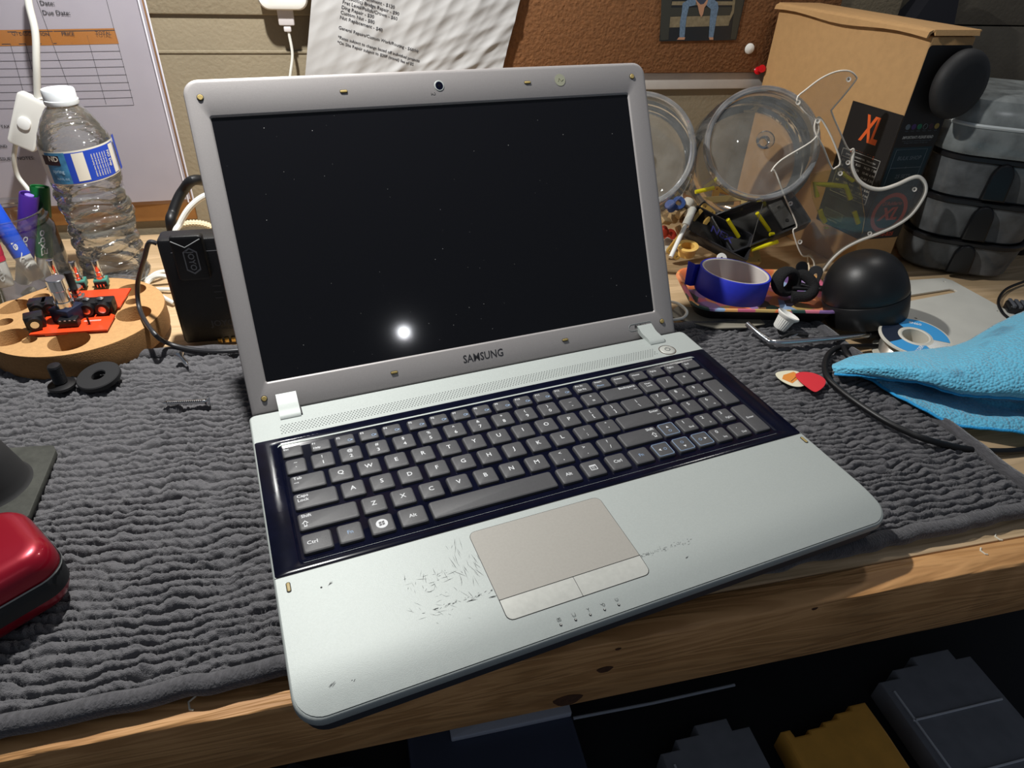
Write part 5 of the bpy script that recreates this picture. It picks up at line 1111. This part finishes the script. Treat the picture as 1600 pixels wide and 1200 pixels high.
p = MB(); p.box(-.002, .030, -.004, .004, .010, .014, 0, T(0, 0, 0) @ Ry(-8) @ Rz(-10), b=.0012); p.box(.002, .034, -.003, .003, .016, .0185, 0, Ry(6) @ Rz(-14), b=.001); p.build('jaw', M_blackp, t)

# black dome
cD = G(1358, 529, .003); t = thing('black_dome', 'glossy black rounded dome cap tilted on the bench beside the solder spool', 'dome cap', (cD.x + .008, cD.y + .022, .0145), (R_(-14), R_(-14), 0))
m_dome = mat('dome_black', '141415', .43, coat=.0, bump=.03, bs=400)
p = MB(); p.lathe([(.0001, .001), (.0360, 0), (.0385, .0012), (.0403, .010), (.0412, .0255), (.0406, .0262)], 72); p.build('base_ring', m_dome, t, smooth=50)
p = MB(); prof = [(.0404, .0264), (.0410, .0274)]
for k in range(1, 17): a_ = R_(90 * k / 16); prof.append((.0410 * math.cos(a_) ** .82 if k < 16 else .0001, .0274 + .0450 * math.sin(a_) ** 1.0))
p.lathe(prof, 72); p.build('dome', m_dome, t, smooth=60)

# grey metal plate
PZ2 = .0015; pts = [(.612, .252), (.745, .236), (.7765, .300), (.7770, .3500), (.768, .4150), (.760, .4225), (.690, .4330), (.650, .4300)]
e1 = G(1490, 440, .003); e2 = G(1585, 491, .003); e3 = G(1482, 556, .003); e4 = G(1416, 447, .003)
pts = [(e4.x - .030, e4.y + .004), (e4.x, e4.y)]; c1_ = G(1474, 434, .003); pts = [(.640, .4270), (c1_.x, c1_.y), (G(1488, 438, .003).x, G(1488, 438, .003).y), (e2.x, e2.y), (e2.x + (e2.x - e1.x) * .8, e2.y + (e2.y - e1.y) * .8), (G(1600, 640, .003).x, .215), (e3.x, e3.y), (G(1440, 530, .003).x - .02, G(1440, 530, .003).y)]
hol = [circ(.0015, 14, *G(u, v, .003).xy) for u, v in ((1476, 440), (1560, 486), (1431, 497))]
s_ = [G(u, v, .003) for u, v in ((1421, 461), (1484, 451), (1491, 452), (1496, 455), (1490, 457), (1422, 470))]; hol.append([(a.x, a.y) for a in s_])
m_plate = mat('plate_pale_grey', 'D2D1C8', .45, .1, var=.05, vs=30); p = MB(); p.plate([pts] + hol, .0006, .0030, 0, None, .0003); tag(p.build('metal_plate', m_plate, loc=(e2.x, e2.y, 0)), 'flat pale grey metal plate with a slot and screw holes, under the blue cloth', 'plate')
# solder spool
c_ = G(1430, 524, .026); t = thing('solder_spool', 'solder spool with blue and white label, between the black dome and the cloth', 'spool', (c_.x, c_.y, .0032), (R_(4), R_(-3), 0))
m_spw = mat('spool_white', 'CFCBBE', .4, sub=.1); m_sol = mat('solder_wire', 'A9A59C', .3, .8)
RS = .0325; p = MB(); p.lathe([(.0120, .0), (RS, 0), (RS + .0004, .001), (RS, .0022), (.020, .0022)], 64); p.lathe([(.0205, .0205), (RS, .0205), (RS + .0005, .0214), (RS, .0228), (.0150, .0230), (.0135, .0236), (.0120, .0232), (.0118, .0), (.0120, 0)], 64); p.build('reel', m_spw, t)
p = MB(); prof = []
for k in range(14): prof += [(.0268, .0024 + k * .00128), (.0275, .0030 + k * .00128)]
p.lathe(prof, 64); p.build('solder', m_sol, t)
p = MB(); 
def arc_(r0, r1, a0, a1, n=24): return [(r1 * math.cos(R_(a0 + (a1 - a0) * k / n)), r1 * math.sin(R_(a0 + (a1 - a0) * k / n))) for k in range(n + 1)] + [(r0 * math.cos(R_(a1 - (a1 - a0) * k / n)), r0 * math.sin(R_(a1 - (a1 - a0) * k / n))) for k in range(n + 1)]
p.plate([arc_(.0158, .0305, -35, 95)], .0229, .0232, 0); p.plate([arc_(.0158, .0305, 95, 185)], .0229, .0232, 1); p.plate([arc_(.0158, .0305, 185, 268)], .0229, .0232, 0)
for k in range(9): p.box(.0165, .0300, -.0022 + 0, -.0016, .0229, .0233, 2, Rz(-38 - k * 5.6) @ T(0, k * .0001, 0))
p.text('SN60', .0052, T(.014, .0185, .0234) @ Rz(-38), 2, bold=.02); p.text('SOLDER', .0048, T(-.012, -.020, .0234) @ Rz(30), 2, bold=.02)
p.build('label', [mat('spool_blue', '3E9AD6', .4), mat('spool_navy', '1A2436', .4), mat('spool_print_white', 'E4E8EA', .5)], t)

# blue microfibre cloth
rows = [
 [(1301, 569, .016), (1352, 552, .020), (1440, 547, .026), (1500, 536, .034), (1556, 507, .046), (1620, 476, .058), (1740, 430, .066)],
 [(1300, 571, .019), (1356, 560, .030), (1440, 558, .038), (1500, 552, .046), (1560, 532, .058), (1620, 508, .068), (1740, 480, .076)],
 [(1300, 573, .020), (1360, 572, .034), (1436, 574, .043), (1494, 577, .048), (1556, 570, .055), (1620, 562, .062), (1740, 560, .070)],
 [(1301, 577, .019), (1366, 582, .031), (1430, 588, .038), (1488, 600, .041), (1548, 606, .044), (1620, 606, .050), (1740, 620, .060)],
 [(1304, 584, .016), (1370, 589, .026), (1428, 596, .032), (1485, 611, .033), (1542, 620, .034), (1620, 623, .040), (1740, 640, .050)],
 [(1306, 583, .0145), (1372, 586, .018), (1432, 596, .018), (1490, 612, .018), (1546, 622, .020), (1620, 628, .026), (1740, 646, .036)],
 [(1310, 582, .0135), (1375, 582, .013), (1440, 596, .009), (1498, 618, .010), (1552, 634, .013), (1620, 644, .018), (1740, 660, .026)],
 [(1312, 583, .0130), (1370, 587, .0135), (1426, 612, .014), (1490, 640, .015), (1550, 652, .018), (1620, 656, .022), (1740, 676, .028)],
 [(1314, 584, .0125), (1360, 592, .0135), (1410, 622, .014), (1480, 657, .012), (1544, 670, .013), (1620, 677, .017), (1740, 700, .020)]]
Pr = [[G(u, v, z) for u, v, z in r_] for r_ in rows]
g1 = [spl(r_, 10) for r_ in Pr]; cols_ = list(zip(*g1)); g2 = [spl(c_, 6) for c_ in cols_]
vs = []; fs = []; ni = len(g2); nj = len(g2[0])
for i in range(ni):
    for j in range(nj):
        q = g2[i][j].copy(); q.z += .0008 * math.sin(i * .35 + j * .25) * min(1, i / 8) + .0003 * math.sin(i * 1.3 - j * .8) * min(1, i / 8); vs.append(tuple(q))
for i in range(ni - 1):
    for j in range(nj - 1): fs.append((i * nj + j, i * nj + j + 1, (i + 1) * nj + j + 1, (i + 1) * nj + j))
m_cl = bpy.data.materials.new('microfibre_blue'); m_cl.use_nodes = True; nt = m_cl.node_tree; bs = nt.nodes['Principled BSDF']; bs.inputs['Roughness'].default_value = .95; bs.inputs['Sheen Weight'].default_value = .4
tcn = nt.nodes.new('ShaderNodeTexCoord'); vo = nt.nodes.new('ShaderNodeTexVoronoi'); vo.inputs['Scale'].default_value = 420; nt.links.new(tcn.outputs['Object'], vo.inputs['Vector'])
nz_ = nt.nodes.new('ShaderNodeTexNoise'); nz_.inputs['Scale'].default_value = 28; nz_.inputs['Detail'].default_value = 3; nt.links.new(tcn.outputs['Object'], nz_.inputs['Vector'])
cr = nt.nodes.new('ShaderNodeValToRGB'); nt.links.new(nz_.outputs['Fac'], cr.inputs[0]); cr.color_ramp.elements[0].position = .28; cr.color_ramp.elements[1].position = .42
cr.color_ramp.elements[0].color = lin('4E8FAE'); cr.color_ramp.elements[1].color = lin('63BCDD'); nt.links.new(cr.outputs[0], bs.inputs['Base Color'])
bp = nt.nodes.new('ShaderNodeBump'); bp.invert = True; bp.inputs['Strength'].default_value = .9; bp.inputs['Distance'].default_value = .0016; nt.links.new(vo.outputs['Distance'], bp.inputs['Height']); nt.links.new(bp.outputs[0], bs.inputs['Normal'])
o0 = Vector((.62, .25, .01)); cl = thing('microfibre_cloth', 'light blue folded microfibre cloth at the right edge of the rug', 'cloth', tuple(o0))
p = MB(T(*(-o0))); p.add(vs, fs); ob = p.build('fabric', m_cl, cl, smooth=80); sd = ob.modifiers.new('thick', 'SOLIDIFY'); sd.thickness = .0020; sd.offset = -1
m_hem = mat('hem_blue', '2FA6E6', .8, bump=1.0, bs=900)
for jr in (4, 8):
    jj = jr * 6; p = MB(T(*(-o0))); p.tube([tuple(Vector(vs[i * nj + min(jj, nj - 1)]) - Vector((0, 0, .0006))) for i in range(ni)], .0013, 8); p.build('hem', m_hem, cl, smooth=80)

# chrome arm, white cup, cable tie, picks
zc_ = .0155; p = MB(); pth = spl([G(1168, 506, zc_ + .004), G(1184, 520, zc_ + .002), G(1198, 531, zc_), G(1206, 534.5, zc_), G(1225, 535, zc_), G(1290, 530, zc_), G(1360, 523, zc_ - .002)], 8)
t = thing('tremolo_arm', 'bent chrome tremolo arm with a black tip, in front of the black dome', 'tremolo arm', tuple(pth[0])); p.M = T(*(-pth[0])); p.tube(pth, .0028, 14); p.build('arm', M_chrome, t)
p = MB(T(*(-pth[0]))); p.rod(G(1356, 523, zc_ - .002), G(1392, 519, zc_ - .004), .0042, 16, r2=.0046); p.build('tip', M_blackm, t)
c_ = G(1216, 517, ZR); Mw = T(c_.x, c_.y, ZR + .003) @ Rz(20) @ Ry(22) @ Rx(8); t = thing('white_cup_washer', 'white plastic cone cup lying tilted on the rug behind the chrome arm', 'cone cup', M=Mw)
p = MB(); p.lathe([(.0001, 0), (.0062, 0), (.0068, .001), (.0082, .0120), (.0112, .0150), (.0118, .0165), (.0110, .0175), (.0098, .0165), (.0040, .0080), (.0038, .0060), (.0001, .0060)], 48)
for k in range(24): a_ = 2 * math.pi * k / 24; p.rod((.0066 * math.cos(a_), .0066 * math.sin(a_), .001), (.0082 * math.cos(a_), .0082 * math.sin(a_), .0118), .0004, 5)
p.build('cup', M_white, t)
p = MB(); a = G(1228, 527, ZR + .003); p.tube(spl([G(1220, 528, ZR + .002), G(1235, 522, ZR + .004), G(1250, 523, ZR + .003), G(1262, 524, ZR + .002)]), .0016, 8); p.rod(G(1236, 526, ZR + .004), G(1246, 522, ZR + .005), .0006, 6, 1); tag(p.build('cable_tie', [M_blackm, M_chrome], loc=tuple(a)), 'short black twist tie on the rug beside the chrome arm', 'twist tie')
def pick(name, label, pts, z, m, Mx=None):
    q = [G(u, v, z) for u, v in pts]; o_ = [(a.x, a.y, 0) for a in q]; lp = [(a.x, a.y) for a in spl(o_, 4, True)]; c_ = sum(q, Vector()) / len(q); p = MB(T(0, 0, 0)); p.plate([lp], z - .0007, z, 0, None, .0002); return p, c_
p, c_ = pick('', '', ((1212, 583), (1228, 579), (1246, 580), (1258, 589), (1259, 600), (1250, 604), (1236, 602), (1219, 593)), ZR + .0022, None)
qq = [G(u, v, ZR + .0022) for u, v in ((1224, 586), (1240, 581), (1252, 588), (1247, 592), (1238, 599), (1222, 592))]; p.plate([[(a.x, a.y) for a in qq]], ZR + .0022, ZR + .00235, 1); qa, qb = G(1243, 592, ZR), G(1235, 599, ZR); p.rod((qa.x, qa.y, ZR + .0023), (qb.x, qb.y, ZR + .0023), .0003, 5, 2)
tag(p.build('guitar_pick', [mat('pick_ivory', 'DDD8BE', .35), mat('pick_orange_print', 'D98A3C', .4), M_ink], loc=tuple(c_)), 'ivory guitar pick with an orange print, partly under the red pick', 'guitar pick', 'guitar picks')
p, c_ = pick('', '', ((1243, 585), (1252, 581), (1268, 582), (1282, 587), (1290, 594), (1288, 603), (1278, 611), (1271, 611), (1258, 602), (1248, 593)), ZR + .0045, None)
tag(p.build('guitar_pick', mat('pick_red', 'D2323C', .35), loc=tuple(c_)), 'plain red guitar pick on the rug near the cloth', 'guitar pick', 'guitar picks')
# black cable on the right
p = MB(); p.tube(spl([G(1372, 541, .006), G(1345, 541, .008), G(1312, 543, .0135), G(1296, 552, .0140), G(1289, 568, .0140), G(1292, 588, .0145), G(1310, 607, .0145), G(1340, 630, .0150), G(1380, 656, .0155), G(1420, 676, .0155), G(1452, 688, .0150), G(1500, 700, .0085), G(1550, 705, .005), G(1600, 703, .0035), G(1680, 690, .0035)]), .0027, 12)
tag(p.build('power_cable', M_cable, loc=tuple(G(1289, 568, .014))), 'black cable curving across the rug in front of the blue cloth', 'cable')
p = MB(); p.tube(spl([G(1318, 541, .0145), G(1322, 552, .016), G(1330, 560, .016), G(1345, 566, .014)]), .0027, 12); tag(p.build('cable_end', M_cable, loc=tuple(G(1322, 552, .016))), 'short black cable end disappearing under the tip of the cloth', 'cable')
p = MB(); p.tube(spl([G(1040, 470, .016), G(1060, 475, .020), G(1073, 487, .019), G(1066, 497, .015), G(1045, 500, .0135), G(1030, 498, .013)]), .0016, 8); tag(p.build('white_lead', M_wcable, loc=tuple(G(1060, 475, .02))), 'thin white lead looping out beside the right hinge of the laptop', 'cable')
p = MB(); p.tube(spl([G(1265, 424, .020), Yp(1262, 405, .455), Yp(1264, 398, .455), Yp(1270, 403, .452), Yp(1273, 416, .45), G(1272, 436, .012)]), .0010, 8); tag(p.build('bright_wire_loop', mat('wire_cream', 'E0CDB0', .4), loc=tuple(Yp(1264, 398, .455))), 'small pale wire loop behind the black clamp', 'wire')
# far right clutter
t = thing('black_case', 'black upright equipment case at the far right edge', 'case', (.955, .50, 0)); p = MB(); p.box(-.045, .06, -.03, .10, 0, .105, 0, b=.003); p.build('body', M_blackp, t); p = MB(); p.box(-.030, .050, -.0325, -.0295, .030, .080, 0, b=.001); p.build('panel', M_blackm, t)
p = MB(); p.box(-.018, .018, -.03, .03, 0, .060, 0, b=.004); o = p.build('white_carton', mat('carton_pale', 'A9A9A6', .6)); o.location = (.925, .62, 0); tag(o, 'small pale carton behind the drawer tower and the black case', 'carton')
a = G(1588, 478, .01); t = thing('ribbed_connector', 'ribbed dark connector plug on the bench at the far right', 'connector', (a.x + .008, a.y - .002, .0), (0, 0, R_(-28))); p = MB()
p.box(-.016, .016, -.009, .009, .0, .012, 0, b=.002)
for k in range(5): p.box(-.014 + k * .0062, -.0105 + k * .0062, -.0095, .0095, .010, .0135, 1, b=.0006)
p.build('body', [M_blackp, mat('plug_grey', '55585E', .5)], t)
p = MB(); p.tube(spl([G(1600, 440, .004), G(1572, 452, .004), G(1560, 470, .004), G(1566, 488, .004), G(1580, 500, .004)]), .0016, 8); tag(p.build('dark_thin_cable', M_cable, loc=tuple(G(1572, 452, .004))), 'thin dark cable on the bench right of the metal plate', 'cable')
t = thing('dark_bag', 'dark navy peaked bag behind the cardboard box', 'bag', (.83, .70, .0)); p = MB(); p.loft([[(-.055, -.03, 0), (.060, -.03, 0), (.060, .045, 0), (-.055, .045, 0)], [(-.050, -.02, .20), (.052, -.02, .20), (.052, .04, .20), (-.050, .04, .20)], [(.020, 0, .305), (.046, 0, .300), (.046, .02, .300), (.020, .02, .305)]]); p.build('body', mat('bag_navy', '14151D', .7), t)

# ======================= below the bench =======================
FZ = -.75
m_org_c = clear('organizer_plastic', '70757C', haze=.42, gloss=.2, hcol='6F747C', edge=.6)
def organizer(name, label, x0, x1, y0, y1, h, nx_, m, steps=True, grp=None):
    t = thing(name, label, 'organizer case', (x0, y0, FZ)); w, d = x1 - x0, y1 - y0
    p = MB(); out_ = [(0, 0), (w, 0), (w, d - .02)] + ([(w - .03, d - .02), (w - .03, d), (w * .45, d), (w * .45, d - .015), (w * .2, d - .015), (w * .2, d - .03)] if steps else [(w, d)]) + [(0, d - .03 if steps else d)]
    p.plate([out_], 0, h, 0, None, .002); p.build('case', m, t)
    for k in range(nx_):
        p = MB(); y_ = d * (k + 1) / (nx_ + 1) - .01; p.box(.010, w - .010, y_ - .0015, y_ + .0015, h, h + .003, 0, b=.0005); p.build('divider', mat('divider_grey', 'DDE0E6', .5), t)
    p = MB(); p.box(.012, .015, .01, d - .05, h, h + .003, 0, b=.0005); p.build('hinge_rib', mat('rib_grey', 'DDE0E6', .5), t)
    return t
m_og = mat('organizer_grey', '84878E', .5, var=.1, vs=30); m_oy = mat('bin_amber', 'F4B450', .5, var=.12, vs=25)
organizer('parts_organizer', 'large grey plastic parts organizer on the dark floor under the right end of the bench', .848, 1.045, -.04, .322, .045, 3, m_og)
organizer('parts_organizer', 'smaller grey parts organizer on the floor, cut off by the bottom of the photo', .430, .588, .06, .290, .045, 1, m_og)
t = thing('amber_bin', 'amber yellow plastic bin on the floor between the grey organizers', 'bin', (.632, .06, FZ)); p = MB(); p.plate([[(0, 0), (.165, 0), (.168, .150), (.166, .205), (.135, .205), (.132, .198), (.105, .198), (.102, .190), (.075, .190), (.072, .184), (.045, .184), (.042, .178), (.018, .178), (.016, .190), (0, .190)]], 0, .05, 0, None, .004); p.build('shell', m_oy, t)
t = thing('storage_tote', 'dark blue-grey storage tote on the floor under the middle of the bench', 'storage tote', (.05, .02, FZ)); m_tt = mat('tote_slate', '454C60', .45); p = MB(); p.box(0, .262, 0, .370, 0, .05, 0, b=.006); p.build('tub', m_tt, t); p = MB(); p.box(.066, .260, .322, .366, .05, .062, 0, b=.002); p.build('lit_patch', mat('tote_lit_grey', 'B8BCC8', .5), t)  # the paler slab paints in the lit patch on the tote's top
p = MB(); p.tube([(.262, .318, .052), (.40, .318, .046), (.55, .320, .044)], .0025, 8); p.build('handle_bar', mat('bar_pale', 'A4AAB4', .4), t)
t = thing('fabric_bundle', 'rumpled dark cloth bundle on the floor at the lower left', 'bundle', (-.12, .26, FZ)); p = MB(); p.loft([[((.11 + .018 * math.sin(k * 1.7 + j)) * math.cos(2 * math.pi * k / 28) * s_, (.09 + .014 * math.sin(k * 2.3 - j)) * math.sin(2 * math.pi * k / 28) * s_, z) for k in range(28)] for j, (s_, z) in enumerate(((1, 0), (1.08, .03), (.95, .06), (.6, .085), (.15, .095)))], True, True); p.build('cloth', mat('bundle_slate', '5A6478', .9, bump=.8, bs=60), t, smooth=80)
